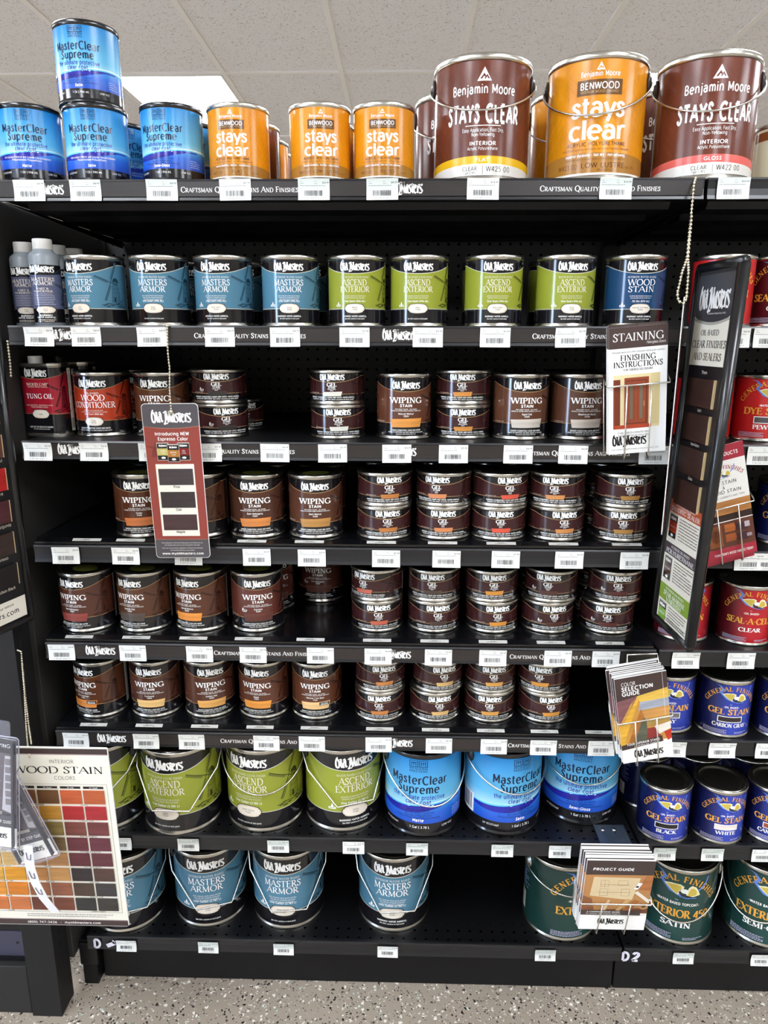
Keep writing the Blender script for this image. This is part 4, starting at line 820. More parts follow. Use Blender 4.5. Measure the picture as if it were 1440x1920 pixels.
# --- third shelf
G3 = 'cans on the third shelf'
def row3(px, py, key, build, label, off=0, half=54, kind='quart', k=2, grp=G3, **kw):
    o = front(px, py, k, 'stain_can' if kind != 'gallon' else 'paint_can', kind, key, build, label, grp, off, half, **kw); o['kindkey'] = kind; return o
def tung(px, py, label, dy=0.0, dx=0.0):
    w_, dp, H = .088, .052, .14; p = atZ(px, py, ZS[2]); r = empty('oil_can', (p.x+dx, p.y+dp/2+.002+dy, ZS[2]), -.16, label, 'oil can', 'rectangular red oil cans')
    def outline(g):
        rr = .02-g; q = []
        for cx, cy, a0 in ((w_/2-.02, -dp/2+.02, -90), (w_/2-.02, dp/2-.02, 0), (-w_/2+.02, dp/2-.02, 90), (-w_/2+.02, -dp/2+.02, 180)):
            for i in range(7): a = math.radians(a0+i*15); q.append((cx+rr*math.cos(a), cy+rr*math.sin(a)))
        return q
    b = MB(); o0 = outline(0); o1 = outline(-.0012); n = len(o0); lev = [(o1, 0), (o1, .004), (o0, .0055), (o0, H-.006), (o1, H-.0045), (o1, H), (outline(.002), H), (outline(.003), H-.002)]
    vs = [(x, y, z) for q, z in lev for x, y in q]; fs = [(j*n+i, j*n+(i+1) % n, (j+1)*n+(i+1) % n, (j+1)*n+i) for j in range(len(lev)-1) for i in range(n)]; fs += [tuple((len(lev)-1)*n+i for i in range(n)), tuple(range(n-1, -1, -1))]
    b.add(vs, fs, STEEL); b.build('can_body', r)
    A = Art(); fsw = swoosh(82, 90, 94); A.rect(JET, 0, -60, 0, 60, 100)
    A.band(M('print_tung_red', '#9c1428', .3), 1, lambda u: 30, fsw, -60, 60, 30); A.band(GOLD, 2, fsw, lambda u: fsw(u)+.8, -60, 60, 30); A.rect(GOLD, 2, -60, 29.3, 60, 30)
    A.logo(WHITE, 3, -2, 86, 45); A.serif(PLQ, 3, 'WOOD CARE', 0, 72.5, 4, w=44, T=.14, th=.06); A.serif(PLQ, 3, 'BEAUTIFY, PROTECT, RESTORE', 0, 69.6, 1.7, w=40, T=.12, th=.08, sl=0)
    A.serif(WHITE, 3, 'TUNG OIL', 2, 53, 7.2, w=54, T=.13, th=.055); A.serif(PLQ, 3, 'FOR A BEAUTIFUL, TRADITIONAL FINISH', 0, 42, 1.8, w=54, T=.12, th=.08, sl=0); A.serif(PLQ, 3, 'HAND RUBBED FINISH', 0, 39, 1.8, w=34, T=.12, th=.08, sl=0)
    A.text(WHITE, 3, 'One Pint (473 mL)', 0, 34.5, 1.9, bold=.02); windmill(A, 42, 66, .8, ink('#3a0c14'), ink('#640f1e')); plaque(A, 1, 29.5, 34, 13, [('90008', -1.4)])
    A.text(WHITE, 3, 'KEEP OUT OF REACH OF CHILDREN.', 0, 8.6, 2.1, w=48, bold=.03); A.text(WHITE, 3, 'See other cautions on back panel.', 0, 5.6, 1.8, w=34)
    A.rect(PLQ, 4, 62, 2, 72, 98); A.rect(JET, 0, 60, 0, 76, 100); A.bars(DK, 5, 63, 6, 71, 22, 12); A.textblock(ink('#8d8b86'), 5, 63, 71, 95, 24, 2.6, 1.1, 2)
    path = []; s = 0.0; per = outline(-.0004); start = [p_ for p_ in per if p_[1] < 0]
    # arc length round the front: flat face, then the rounded corner, then the flat side
    def fn(u, v, l):
        x = u*.00105; e = .00012*l+.0006; hw = w_/2-.02; cl = .02*PI/2
        sx = 1 if x > 0 else -1; x = abs(x)
        if x <= hw: q = (x, -dp/2-e)
        elif x <= hw+cl: a_ = (x-hw)/.02; q = (hw+(.02+e)*math.sin(a_), -dp/2+.02-(.02+e)*math.cos(a_))
        else: q = (w_/2+e, -dp/2+.02+(x-hw-cl))
        return (sx*q[0], q[1], .006+v*.00127)
    mesh_obj('label', A.mesh('label', fn, None, 3.0), r)
    MB().lathe([(0, H-.003), (.013, H-.003), (.0135, H-.002), (.0132, H+.012), (.012, H+.0135), (0, H+.0135)], M('ribbed_white_cap', '#c9c6bf', .5) if dy == 0 else BPLAST, 28).build('cap', r).location = (-.018 if dy == 0 else -.028, 0, 0)
    SPOT[2].append((r.location.x, label))
tung(84, 818, 'red rectangular oil can with rounded corners and white cap, front one'); tung(84, 818, 'red rectangular oil can behind the front red oil can', dy=.075, dx=.02)
c1 = row3(200, 819, 'cond', lambda lh, v0, u: (om_conditioner(), JET), 'orange-red quart can of wood conditioner, third shelf', -21)
OAK, TAN, WAL, CED, CHR = '#d08a3c', '#d9ab6c', '#a8703a', '#b96a38', '#d0523a'
p1 = row3(310, 820, 'w_nat0', wiping('Provincial', '11804', WAL, '#573320'), 'brown wiping stain can behind the hanging red card, third shelf', -17)
p2 = row3(757, 825, 'w_nw', wiping('Natural Walnut', '12804', OAK, '#5c3524'), 'brown wiping stain can marked Natural Walnut, third shelf', 4)
p3 = row3(973, 826, 'w_ao', wiping('Aged Oak', '12604', '#bdb3a6', '#5c3826'), 'brown wiping stain can marked Aged Oak with pale swatch', 13)
p4 = row3(1080, 826, 'w_ww', wiping('Weathered Wood', '12704', '#c2b4a4', '#553424'), 'brown wiping stain can marked Weathered Wood with pale swatch', 18)
GG = 'squat gel stain cans'
def stack(k, lo, up, key, build, desc, n_off, half=52, lift=0.0):
    """two squat cans, one on the other: lo, up = (centre x, base y) and label offsets"""
    o = row3(lo[0], lo[1], key, build, 'lower squat maroon can '+desc, lo[2], half, 'gel', k, GG, lift=lift)
    dx = (up[0]-lo[0])*.00103
    u = can('stain_can', 'gel', key, build, (o.location.x+dx, o.location.y+.001, o.location.z+.0657), facing(o.location.x, o.location.y, up[1], half), 'upper squat maroon can '+desc, GG)
    u['kindkey'] = 'gel'; o['kindkey'] = 'gel'; return o, u
s31 = stack(2, (417, 822, 10), (416, -6), 'g_cb', gel('Carbon Black', '84916', '#2b2422', True), 'marked Carbon Black, beside the hanging red card', 0, 54)
s32 = stack(2, (634, 824, 1), (633, -10), 'g_pw', gel('Pickling White', '80316', '#ded9cc'), 'with a white swatch, third shelf', 0, 53)
s33 = stack(2, (866, 824, 1), (866, -2), 'g_nw', gel('Natural Walnut', '84016', OAK), 'marked Natural Walnut, third shelf', 0, 52)
for o, lab in ((p1, 'brown can behind the hanging red card can, third shelf'), (p4, 'brown can behind the Weathered Wood can'), (c1, 'brown can behind the orange-red conditioner can')): behind(o, 1, lab, turn=.3, dx=.008)
for o, lab in ((s31[0], 'lower squat can behind the Carbon Black stack'),): behind(o, 1, lab, dx=.012)
# --- fourth shelf
Z4 = TRAYT+.0003
def wip(px, py, k, name, num, swc, off, half=50, col='#5a311f', where='', **kw):
    kw.setdefault('isrich', False); st = kw.pop('lid', False)
    return row3(px, py, 'w_'+name+str(kw), wiping(name, num, swc, col, **kw), 'brown wiping stain can marked %s%s' % (name, where), off, half, 'quart', k, 'brown wiping stain cans', lift=Z4, sticker=st)
w41 = wip(273, 1008, 3, 'Cedar', '11404', CED, -8, 52, '#4f2c1c', ', left of the hanging red card', lid=True); w42 = wip(380, 1009, 3, 'Cherry', '11304', CED, -27, 52, '#4c2d1e', ', half covered by the hanging red card')
w43 = wip(485, 1010, 3, 'Dark Mahogany', '11604', '#c47a3c', -5, 50, '#4b2d21', '', lid=True); w44 = wip(594, 1011, 3, 'Dark Walnut', '11504', '#a8783c', -2, 50, '#513022', '', lid=True)
s4 = [stack(3, (720, 1013, 7), (721, 9), 'g_aw', gel('American Walnut', '80816', '#b87438'), 'marked American Walnut, fourth shelf', 0, 50, Z4),
      stack(3, (830, 1013, 0), (830, -13), 'g_ce', gel('Cedar', '81016', '#cf8250'), 'marked Cedar, fourth shelf', 0, 50, Z4),
      stack(3, (932.5, 1014, 5), (934, 18), 'g_ch', gel('Cherry', '80916', '#d4523c'), 'marked Cherry with a coral red swatch', 0, 50, Z4),
      stack(3, (1040, 1015, 16), (1038, -3), 'g_dm', gel('Dark Mahogany', '81516', '#c8854a'), 'marked Dark Mahogany, fourth shelf', 0, 50, Z4),
      stack(3, (1158, 1016, 8), (1160, 14), 'g_dw', gel('Dark Walnut', '84116', '#a87a3c'), 'marked Dark Walnut, fourth shelf', 0, 52, Z4)]
for o in (w41, w42, w43, w44): behind(o, 1, 'brown can in shadow behind the %s wiping stain can' % o['label'].split('marked ')[1].split(',')[0], turn=.2)
for lo, up in s4: nm = lo['label'].split('marked ')[1].split(' with')[0].split(',')[0]; behind(lo, 1, 'lower can in shadow behind the %s gel stain stack' % nm, dx=.004); behind(up, 1, 'upper can in shadow behind the %s gel stain stack' % nm, dx=.004)
# --- fifth shelf
w51 = wip(172, 1185, 4, 'Red Mahogany', '11904', '#8a3c34', -31, 50, '#4f2b20', ' with a dull red swatch', lid=True); w52 = wip(277, 1185, 4, 'Spanish Oak', '12304', '#4a4038', -29, 49, '#523120', ' with a dark swatch', lid=True)
w53 = wip(382, 1185, 4, 'Special Walnut', '12504', '#d9893a', -27, 47, '#542f20', ' with an orange swatch', lid=True); w54 = wip(486, 1186, 4, 'Espresso', '15204', '#5a3026', 0, 49, '#5c2f26', ' with a dark maroon label', isrich=True, lid=True)
w55 = wip(605, 1130, 4, 'Rich Mahogany', '15304', '#5a3228', -8, 41, '#4f2a20', ' set back deep on the shelf', isrich=True)
behind(w54, 1, 'brown can in shadow behind the Espresso can', turn=.2, dx=.006); behind(w53, 1, 'brown can in shadow behind the Special Walnut can', turn=.2)
s5 = [stack(4, (707, 1186, 3), (707, -25), 'g_rm', gel('Red Mahogany', '80416', '#c2624a'), 'marked Red Mahogany, fifth shelf', 0, 47, Z4),
      stack(4, (812, 1187, 9), (812, -3), 'g_so', gel('Spanish Oak', '84216', '#4a3a30'), 'marked Spanish Oak with a dark swatch', 0, 47, Z4),
      stack(4, (920, 1188, 12), (917, 6), 'g_sw', gel('Special Walnut', '84316', '#d9923c'), 'marked Special Walnut with orange swatch', 0, 47, Z4),
      stack(4, (1023, 1188, 15), (1027, -4), 'g_es', gel('Espresso', '84516', '#4f2c20', True), 'marked Espresso, fifth shelf', 0, 49, Z4),
      stack(4, (1134, 1189, 3), (1145, 8), 'g_ri', gel('Rich Mahogany', '84616', '#5c2c26', True), 'marked Rich Mahogany, fifth shelf', 0, 51, Z4)]
for lo, up in s5: nm = lo['label'].split('marked ')[1].split(' with')[0].split(',')[0]; behind(lo, 1, 'lower can in shadow behind the %s gel stack' % nm, dx=.004); behind(up, 1, 'upper can in shadow behind the %s gel stack' % nm, dx=.004)
# --- sixth shelf
w61 = wip(197, 1345, 5, 'Early American', '11204', '#d08038', -35, 48, '#54301f', ' with a black sticker on its swatch', sticker=True, lid=True); w62 = wip(299, 1345, 5, 'Fruitwood', '12004', '#d9b070', -15, 47, '#4f2f23', ' with a light tan swatch', lid=True)
w63 = wip(398, 1346, 5, 'Golden Oak', '12204', '#d09a54', 1, 46, '#523024', '', lid=True); w64 = wip(498, 1348, 5, 'Maple', '12104', '#d98f3c', -15, 46, '#5a3222', ' with an orange swatch', lid=True)
w65 = wip(596, 1350, 5, 'Natural / Tint Base', '11104', '#ddb47c', -4, 45, '#58311f', ' with a black sticker', sticker=True, lid=True)
s6 = [stack(5, (712, 1354, -1), (713, 7), 'g_ea', gel('Early American', '80516', '#c87f44'), 'marked Early American, sixth shelf', 0, 45, Z4),
      stack(5, (814, 1355, 10), (819, 13), 'g_fw', gel('Fruitwood', '81216', '#d9b070'), 'marked Fruitwood, sixth shelf', 0, 46, Z4),
      stack(5, (915, 1355, 2), (915, 8), 'g_go', gel('Golden Oak', '81116', '#d69a4c'), 'marked Golden Oak, sixth shelf', 0, 46, Z4),
      stack(5, (1016, 1356, 15), (1013, -6), 'g_ma', gel('Maple', '81316', '#d9963f'), 'marked Maple, sixth shelf', 0, 46, Z4)]
for lo, up in s6: nm = lo['label'].split('marked ')[1].split(',')[0]; behind(lo, 1, 'lower can in shadow behind the %s gel stain cans' % nm, dx=.003); behind(up, 1, 'upper can in shadow behind the %s gel stain cans' % nm, dx=.003)
# --- seventh shelf
G7 = 'gallon cans on the two lowest shelves'
def gal(px, py, k, key, build, label, off, half, handle, metal=STEEL, **kw): return row3(px, py, key, build, label, off, half, 'gallon', k, G7, handle=handle, metal=metal, cat='paint can', **kw)
Q = 'One Gallon (3.785 L)'
gal(210, 1556, 6, 'XS', ascend('Matte', '71001', Q, False), 'lime green gallon can mostly hidden behind the colour chart', -40, 75, ('angle', .102, -.75, E_OM))
gal(350, 1564, 6, 'Xs', ascend('Satin', '71101', Q, False), 'lime green gallon can marked Satin, handle low across its label', -36, 75, ('angle', .102, -.32, E_OM)); gal(502, 1560, 6, 'Xg', ascend('Semi-Gloss', '71201', Q, False), 'lime green gallon can marked Semi-Gloss with curved handle', -33, 70, ('arc', .07, -.12, E_OM))
gal(645, 1560, 6, 'XG', ascend('Gloss', '71301', Q), 'lime green gallon can marked Gloss, right of the other green gallons', 21, 68, ('angle', .095, .28, E_OM))
gal(791, 1570, 6, 'MM', mc('Matte', True, True), 'bright blue gallon can marked Matte, seventh shelf', -8, 72, ('arc', .088, .3, E_OM), DKSTEEL); gal(937, 1567, 6, 'MS', mc('Satin', True, True), 'bright blue gallon can turned to show its barcode', 34, 70, ('arc', .062, .55, E_OM), DKSTEEL)
gal(1080, 1546, 6, 'MG', mc('Semi-Gloss', True, True), 'bright blue gallon can marked Semi-Gloss, beside the leaflet rack', 4, 69, ('arc', .062, .08, E_OM), DKSTEEL)
# --- bottom shelf
gal(250, 1746, 7, 'AF', armor('Flat', '72001', Q, False), 'light blue gallon can half hidden behind the colour chart', -25, 66, ('angle', .105, -.05, E_OM)); gal(402, 1737, 7, 'AS', armor('Satin', '72101', Q, False), 'light blue gallon can marked Satin, bottom shelf', -10, 66, ('angle', .105, .03, E_OM))
gal(545, 1742, 7, 'AG', armor('Semi-Gloss', '72201', Q, False), 'light blue gallon can marked Semi-Gloss, bottom shelf', -13, 66, ('angle', .11, -.02, E_OM)); gal(738, 1748, 7, 'Ag', armor('Gloss', '72301', Q), 'light blue gallon can marked Gloss, standing alone on bottom shelf', -3, 66, ('angle', .105, .1, E_OM))
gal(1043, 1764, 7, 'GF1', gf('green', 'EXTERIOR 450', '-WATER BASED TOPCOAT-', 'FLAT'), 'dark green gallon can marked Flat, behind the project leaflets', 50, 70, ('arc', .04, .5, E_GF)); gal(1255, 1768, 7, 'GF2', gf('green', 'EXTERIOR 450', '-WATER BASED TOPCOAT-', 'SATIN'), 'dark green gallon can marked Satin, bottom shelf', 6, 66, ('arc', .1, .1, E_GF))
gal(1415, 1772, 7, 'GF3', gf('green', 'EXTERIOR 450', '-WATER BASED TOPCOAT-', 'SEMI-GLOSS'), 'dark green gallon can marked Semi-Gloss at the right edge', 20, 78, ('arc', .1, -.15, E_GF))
# --- right hand bay
GR = 'cans in the right hand bay'
def rq(px, py, k, key, build, label, off=0, half=54, **kw): return row3(px, py, key, build, label, off, half, 'quart', k, GR, **kw)
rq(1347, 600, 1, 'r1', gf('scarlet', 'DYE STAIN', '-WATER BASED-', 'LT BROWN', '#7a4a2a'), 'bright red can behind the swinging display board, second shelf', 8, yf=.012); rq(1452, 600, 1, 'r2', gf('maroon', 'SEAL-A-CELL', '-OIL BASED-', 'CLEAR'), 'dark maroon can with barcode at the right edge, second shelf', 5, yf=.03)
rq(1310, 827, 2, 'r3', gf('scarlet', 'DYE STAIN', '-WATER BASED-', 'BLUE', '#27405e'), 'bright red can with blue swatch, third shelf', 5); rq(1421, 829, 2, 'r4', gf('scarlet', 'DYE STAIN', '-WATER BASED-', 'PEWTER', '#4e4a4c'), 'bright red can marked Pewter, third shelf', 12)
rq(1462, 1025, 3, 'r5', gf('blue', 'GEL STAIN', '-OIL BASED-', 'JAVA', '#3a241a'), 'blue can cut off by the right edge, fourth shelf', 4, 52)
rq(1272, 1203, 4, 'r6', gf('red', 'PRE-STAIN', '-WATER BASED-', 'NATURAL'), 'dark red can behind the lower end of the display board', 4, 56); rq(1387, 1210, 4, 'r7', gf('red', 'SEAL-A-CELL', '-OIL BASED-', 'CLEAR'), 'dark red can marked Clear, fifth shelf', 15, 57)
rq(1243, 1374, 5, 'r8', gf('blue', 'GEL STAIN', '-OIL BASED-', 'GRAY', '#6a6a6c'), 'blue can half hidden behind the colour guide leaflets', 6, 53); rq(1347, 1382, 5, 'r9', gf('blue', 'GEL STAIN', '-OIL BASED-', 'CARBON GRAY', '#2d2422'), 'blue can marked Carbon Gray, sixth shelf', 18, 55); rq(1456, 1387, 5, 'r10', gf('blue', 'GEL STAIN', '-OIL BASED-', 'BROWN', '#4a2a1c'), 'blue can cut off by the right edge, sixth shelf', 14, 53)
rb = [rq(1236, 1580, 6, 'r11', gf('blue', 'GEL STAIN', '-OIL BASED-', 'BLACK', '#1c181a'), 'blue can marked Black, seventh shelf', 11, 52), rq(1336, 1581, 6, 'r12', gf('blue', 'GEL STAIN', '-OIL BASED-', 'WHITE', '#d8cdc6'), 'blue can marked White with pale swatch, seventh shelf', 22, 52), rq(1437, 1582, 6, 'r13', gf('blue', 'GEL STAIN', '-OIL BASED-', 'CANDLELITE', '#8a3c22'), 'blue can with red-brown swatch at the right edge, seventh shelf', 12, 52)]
for o, lab in zip(rb, ('blue can in the back row behind the Black can', 'blue can in the back row behind the White can', 'blue can in the back row behind the red-brown swatch can')): behind(o, 1, lab, turn=.9, dx=-.006)
# ------------------------------------------------------------------ price tags in the shelf channels
TAGX = [[57, 162, 305, 442, 589, 717, 905, 1153, 1373], [75, 163, 286, 413, 535, 665, 802, 928, 1069, 1376, 1440], [73, 178, 288, 390, 516, 624, 744, 850, 971, 1074, 1225, 1428],
        [125, 237, 354, 482, 585, 724, 837, 948, 1067, 1189, 1404, 1443], [117, 250, 375, 475, 601, 709, 822, 924, 1046, 1136, 1286, 1390], [144, 275, 360, 500, 585, 710, 823, 926, 1019, 1128, 1262, 1355, 1443],
        [228, 354, 522, 663, 782, 942, 1050, 1247, 1337, 1432], [238, 391, 532, 727, 1023, 1283, 1430]]
PRICE = [['$49.99', '$49.99', '$49.99', '$41.99', '$40.99', '$40.99', '$114.99', '$114.99', '$114.99'], ['$22.99', '$28.99', '$28.99', '$28.99', '$28.99', '$31.99', '$31.99', '$31.99', '$31.99', '$18.99', '$18.99'], ['$21.99', '$22.99', '$26.99', '$25.99', '$25.99', '$21.99', '$26.99', '$21.99', '$26.99', '$26.99', '$26.99', '$24.99']]
TGP = M('tag_paper', '#e6e7e2', .45); TGG = ink('#cfd6cf', .45); TGI = ink('#5a5a58', .5); TGB = ink('#26262a', .5)
def price_tag(k, i, px):
    w_, h = (.0535, .0335) if k < 6 else (.046, .0295)
    p = atY(px, YMID[k], YS[k]); r = random.Random(k*50+i); A = Art(); U, V = w_*1000, h*1000; gcol = i % 3 != 0
    for q in range(6): A.rect(TGP, 0, 0, V*q/6, U, V*(q+1)/6)
    for q in range(3): A.rect(TGG if k in (0, 6, 7) and gcol else TGP, 1, 0, V*(.5+q/6), U, V*(.5+(q+1)/6))
    pr = PRICE[k][i] if k < 3 and i < len(PRICE[k]) else ('$26.99' if k < 6 and px < 650 else '$21.99' if px < 1200 else '$39.99') if k < 6 else '$119.99'
    A.text(TGI, 2, 'Item', U*.07, V*.86, 1.3, al='l'); A.text(TGI, 2, str(r.randint(10000, 99999)), U*.07, V*.76, 1.7, al='l'); A.text(TGI, 2, 'U/M', U*.52, V*.86, 1.3, al='l'); A.text(TGI, 2, 'Quart' if k < 6 else 'Gallon', U*.52, V*.76, 1.6, al='l')
    A.text(TGB, 2, pr, U*.97, V*.78, 2.5, w=len(pr)*1.75, al='r', bold=.02); A.textblock(TGI, 2, U*.06, U*.86, V*.69, 1, 2, 1.0, k*9+i)
    A.bars(TGB, 2, U*.2, V*.2, U*.78, V*.47, 26, k*31+i); A.text(TGI, 2, '0 86348 %05d %d' % (r.randint(10000, 99999), r.randint(0, 9)), U*.5, V*.07, 2.0, w=U*.62)
    bow = r.uniform(.0012, .003); tilt = r.uniform(-.012, .012)
    fn = lambda u, v, l: (u*.001-w_/2, -.0034-bow*(2*v/V-1)**2-.00008*l, v*.001-h+(u-U/2)*.001*tilt)
    o = mesh_obj('price_tag', A.mesh('price_tag', fn)); so = o.modifiers.new('paper', 'SOLIDIFY'); so.thickness = .0003; so.offset = -1
    o.location = (p.x, YS[k], ZS[k]-(.0015 if k else -.0002)-(0 if k < 6 else .003)); return o, p.x
def what(lab):
    return lab
for k in range(8):
    n = len(TAGX[k])
    for i, px in enumerate(TAGX[k]):
        o, x = price_tag(k, i, px); near = sorted(SPOT[k], key=lambda s: abs(s[0]-x)); lab = None
        nth = ('first', 'second', 'third', 'fourth', 'fifth', 'sixth', 'seventh', 'eighth', 'ninth', 'tenth', 'eleventh', 'twelfth', 'thirteenth')[i]
        tag(o, 'white barcode price tag on the %s shelf edge, %s from the left' % (ORD[k], nth), 'price tag', 'price tags on the %s shelf edge' % ORD[k])

# ------------------------------------------------------------------ helpers for cards that hang or lean
def frame_on(o, TLp, TRp, BLp):                            # local x along the top edge, local z up the side
    x = (TRp-TLp).normalized(); z = (TLp-BLp); z = (z-x*z.dot(x)).normalized(); y = z.cross(x)
    o.matrix_world = Matrix(((x.x, y.x, z.x, BLp.x), (x.y, y.y, z.y, BLp.y), (x.z, y.z, z.z, BLp.z), (0, 0, 0, 1)))
def chain(name, pts, label, r=.0021, group=None):
    P = [Vector(p) for p in pts]; m = MB(); step = r*2.5; carry = 0.0
    for a, b_ in zip(P, P[1:]):
        L_ = (b_-a).length; t = carry
        while t < L_: m.ball(a+(b_-a)*(t/L_), r, BRASS, 8, 5); t += step
        carry = t-L_
    m.tube(P, r*.35, BRASS, 5)
    return tag(m.build(name), label, 'chain', group)
def rounded(w_, h, r, x0=0, z0=0, n=6):
    q = []
    for cx, cz, a0 in ((w_-r, r, -90), (w_-r, h-r, 0), (r, h-r, 90), (r, r, 180)):
        for i in range(n+1): a = math.radians(a0+90*i/n); q.append((x0+cx+r*math.cos(a), z0+cz+r*math.sin(a)))
    return q
def slab(q, y0, y1, m):                                    # outline in x-z with thickness in y
    n = len(q); b = MB(); b.add([(x, y0, z) for x, z in q]+[(x, y1, z) for x, z in q], [tuple(range(n)), tuple(range(2*n-1, n-1, -1))]+[(i, n+i, n+(i+1) % n, (i+1) % n) for i in range(n)], m); return b

# ------------------------------------------------------------------ red hang card on its chain
TLp, TRp, BLp = atY(269, 757, -.045), atY(376, 756, -.045), atY(294, 1046, -.033)
wc = (TRp-TLp).length*1000; hc = (TLp-BLp).length*1000
r = empty('hanging_card', (0, 0, 0), 0, 'dark red hanging colour card with three dark swatches on a chain', 'hanging card'); frame_on(r, TLp, TRp, BLp)
slab(rounded(wc*.001, hc*.001, .007), 0, .0018, PAPER).build('card', r)
A = Art(); k = ink('#4b474b', .35); rd = ink('#8a3a30', .35); q = [(x*1000, z*1000) for x, z in rounded((wc-1.6)*.001, (hc-1.6)*.001, .0065, .0008, .0008)]
A.poly(rd, 1, q); fc = lambda u: hc*.847+abs(u-wc/2)**2*.0016
n = 14; top_ = [p for p in q if p[1] > hc*.92]; A.poly(k, 2, [(wc-.8, fc(wc))]+sorted([p for p in top_ if p[0] > wc/2], key=lambda p: p[1])+sorted([p for p in top_ if p[0] <= wc/2], key=lambda p: -p[1])+[(.8, fc(0))]+[(wc*j/n, fc(wc*j/n)) for j in range(1, n)])
A.band(ink('#a07860'), 3, lambda u: fc(u)-.6, lambda u: fc(u)+.3, .8, wc-.8, 20)
low = [p for p in q if p[1] < hc*.09]; A.poly(k, 2, sorted([p for p in low if p[0] < wc/2], key=lambda p: -p[1])+sorted([p for p in low if p[0] >= wc/2], key=lambda p: p[1])+[(wc-.8, hc*.125), (.8, hc*.125)]); A.rect(ink('#a07860'), 3, .8, hc*.125, wc-.8, hc*.128)
A.logo(WHITE, 4, wc/2+1, hc*.884, wc*.71, stretch=1.1); A.text(WHITE, 4, 'Introducing NEW', wc/2, hc*.804, 5.6, w=wc*.6, bold=.03, res=3); A.text(WHITE, 4, 'Espresso Color', wc/2+1, hc*.772, 5.6, w=wc*.53, bold=.03, res=3)
windmill(A, 16, hc*.725, .38, ink('#6a2d28', .35), ink('#7d342c', .35), 2)
for x, c_, t in ((-19, '#b7ad62', 'STAIN'), (19, '#7a2224', 'GEL'), (0, '#a9702c', 'WIPING')):
    x += wc/2; y = hc*.646 if x != wc/2 else hc*.636; l = 4 if x != wc/2 else 7; H = hc*.112
    A.rect(ink('#c9c6bc'), l, x-11, y, x+11, y+H); A.rect(JET, l+1, x-10.4, y+.8, x+10.4, y+H-1.5); A.rect(ink(c_), l+2, x-10.4, y+H*.28, x+10.4, y+H*.68); A.logo(WHITE, l+2, x, y+H*.78, 14); A.text(WHITE, l+3, t, x, y+H*.5, 2.6); A.text(WHITE, l+3, 'STAIN', x, y+H*.38, 2)
    A.poly(WHITE, l+3, [(x+4*math.cos(a*PI/5), y+H*.15+2*math.sin(a*PI/5)) for a in range(10)])
px0, px1 = wc*.155, wc*.845; A.rect(CREAM, 4, px0, hc*.15, px1, hc*.622)
for j, (t, c_) in enumerate((('Pine', '#3b3233'), ('Oak', '#33292a'), ('Maple', '#40292a'))):
    zt = hc*(.592-j*.149); A.rect(wood(c_), 6, px0+4, zt-hc*.105, px1-3, zt); A.text(DK, 6, t, wc/2, zt-hc*.124, 4.4, bold=.02)
A.text(WHITE, 4, 'Chips displayed are stained with Wiping Stain and finished with one', wc/2, hc*.1, 1.9, w=wc*.76); A.text(WHITE, 4, 'coat Sanding Sealer and two coats Polyurethane Semi-Gloss.', wc/2, hc*.085, 1.9, w=wc*.66)
A.text(WHITE, 4, 'Color may vary according to application techniques and wood type.', wc/2, hc*.065, 1.9, w=wc*.76); A.text(WHITE, 4, 'We recommend testing on your project.', wc/2, hc*.05, 1.9, w=wc*.45)
A.text(WHITE, 4, 'www.myoldmasters.com', wc/2, hc*.024, 4.2, w=wc*.76, bold=.03)
mesh_obj('printed_face', flat(A, 'printed_face'), r)
HOLE = atY(321, 772, -.0478); MB().ball(HOLE, .0042, BRASS, 10, 6).build('chain_stop').matrix_world = Matrix()
cs = bpy.data.objects['chain_stop']; mw = r.matrix_world.copy(); cs.parent = r; cs.matrix_parent_inverse = mw.inverted()
chain('ball_chain', [atY(321, 610, -.002), atY(313, 611, -.019), atY(314, 640, -.0205), atY(315, 665, -.022), atY(318, 690, -.028), atY(318, 730, -.036), HOLE], 'short ball chain holding the dark red hanging card', .0022, 'ball chains').data.materials
# ------------------------------------------------------------------ white card turned edge-on and its long chain
TLp, BLp = atY(1284, 556, -.1), atY(1241, 1004, -.1)
r = empty('hanging_card', BLp, 0, 'white hanging card turned edge-on beside the display board', 'hanging card'); cw = .05; dv = Vector((.386, .922, 0)); frame_on(r, TLp, TLp+dv*cw, BLp)
h_ = (TLp-BLp).length; slab(rounded(cw, h_, .006), 0, .0016, PAPER).build('card', r)
A = Art(); A.rect(ink('#4b474b', .35), 1, 1.5, h_*800, 48.5, h_*1000-2); A.rect(ink('#8a3a30', .35), 1, 1.5, 2, 48.5, h_*800); A.logo(WHITE, 2, 25, h_*880, 40)
mesh_obj('printed_face', flat(A, 'printed_face'), r)
chain('ball_chain', [atY(1304, 334, -.021), atY(1301, 345, -.031), atY(1296, 400, -.045), atY(1291, 450, -.055), atY(1288, 485, -.06), atY(1279, 510, -.08), atY(1270, 550, -.096), atY(1272, 565, -.099), atY(1282, 569, -.1015), atY(1287, 560, -.1), atY(1291, 510, -.084), atY(1290, 485, -.061), atY(1293, 450, -.056), atY(1297, 400, -.047)], 'long ball chain looped from the top shelf', .0026, 'ball chains')
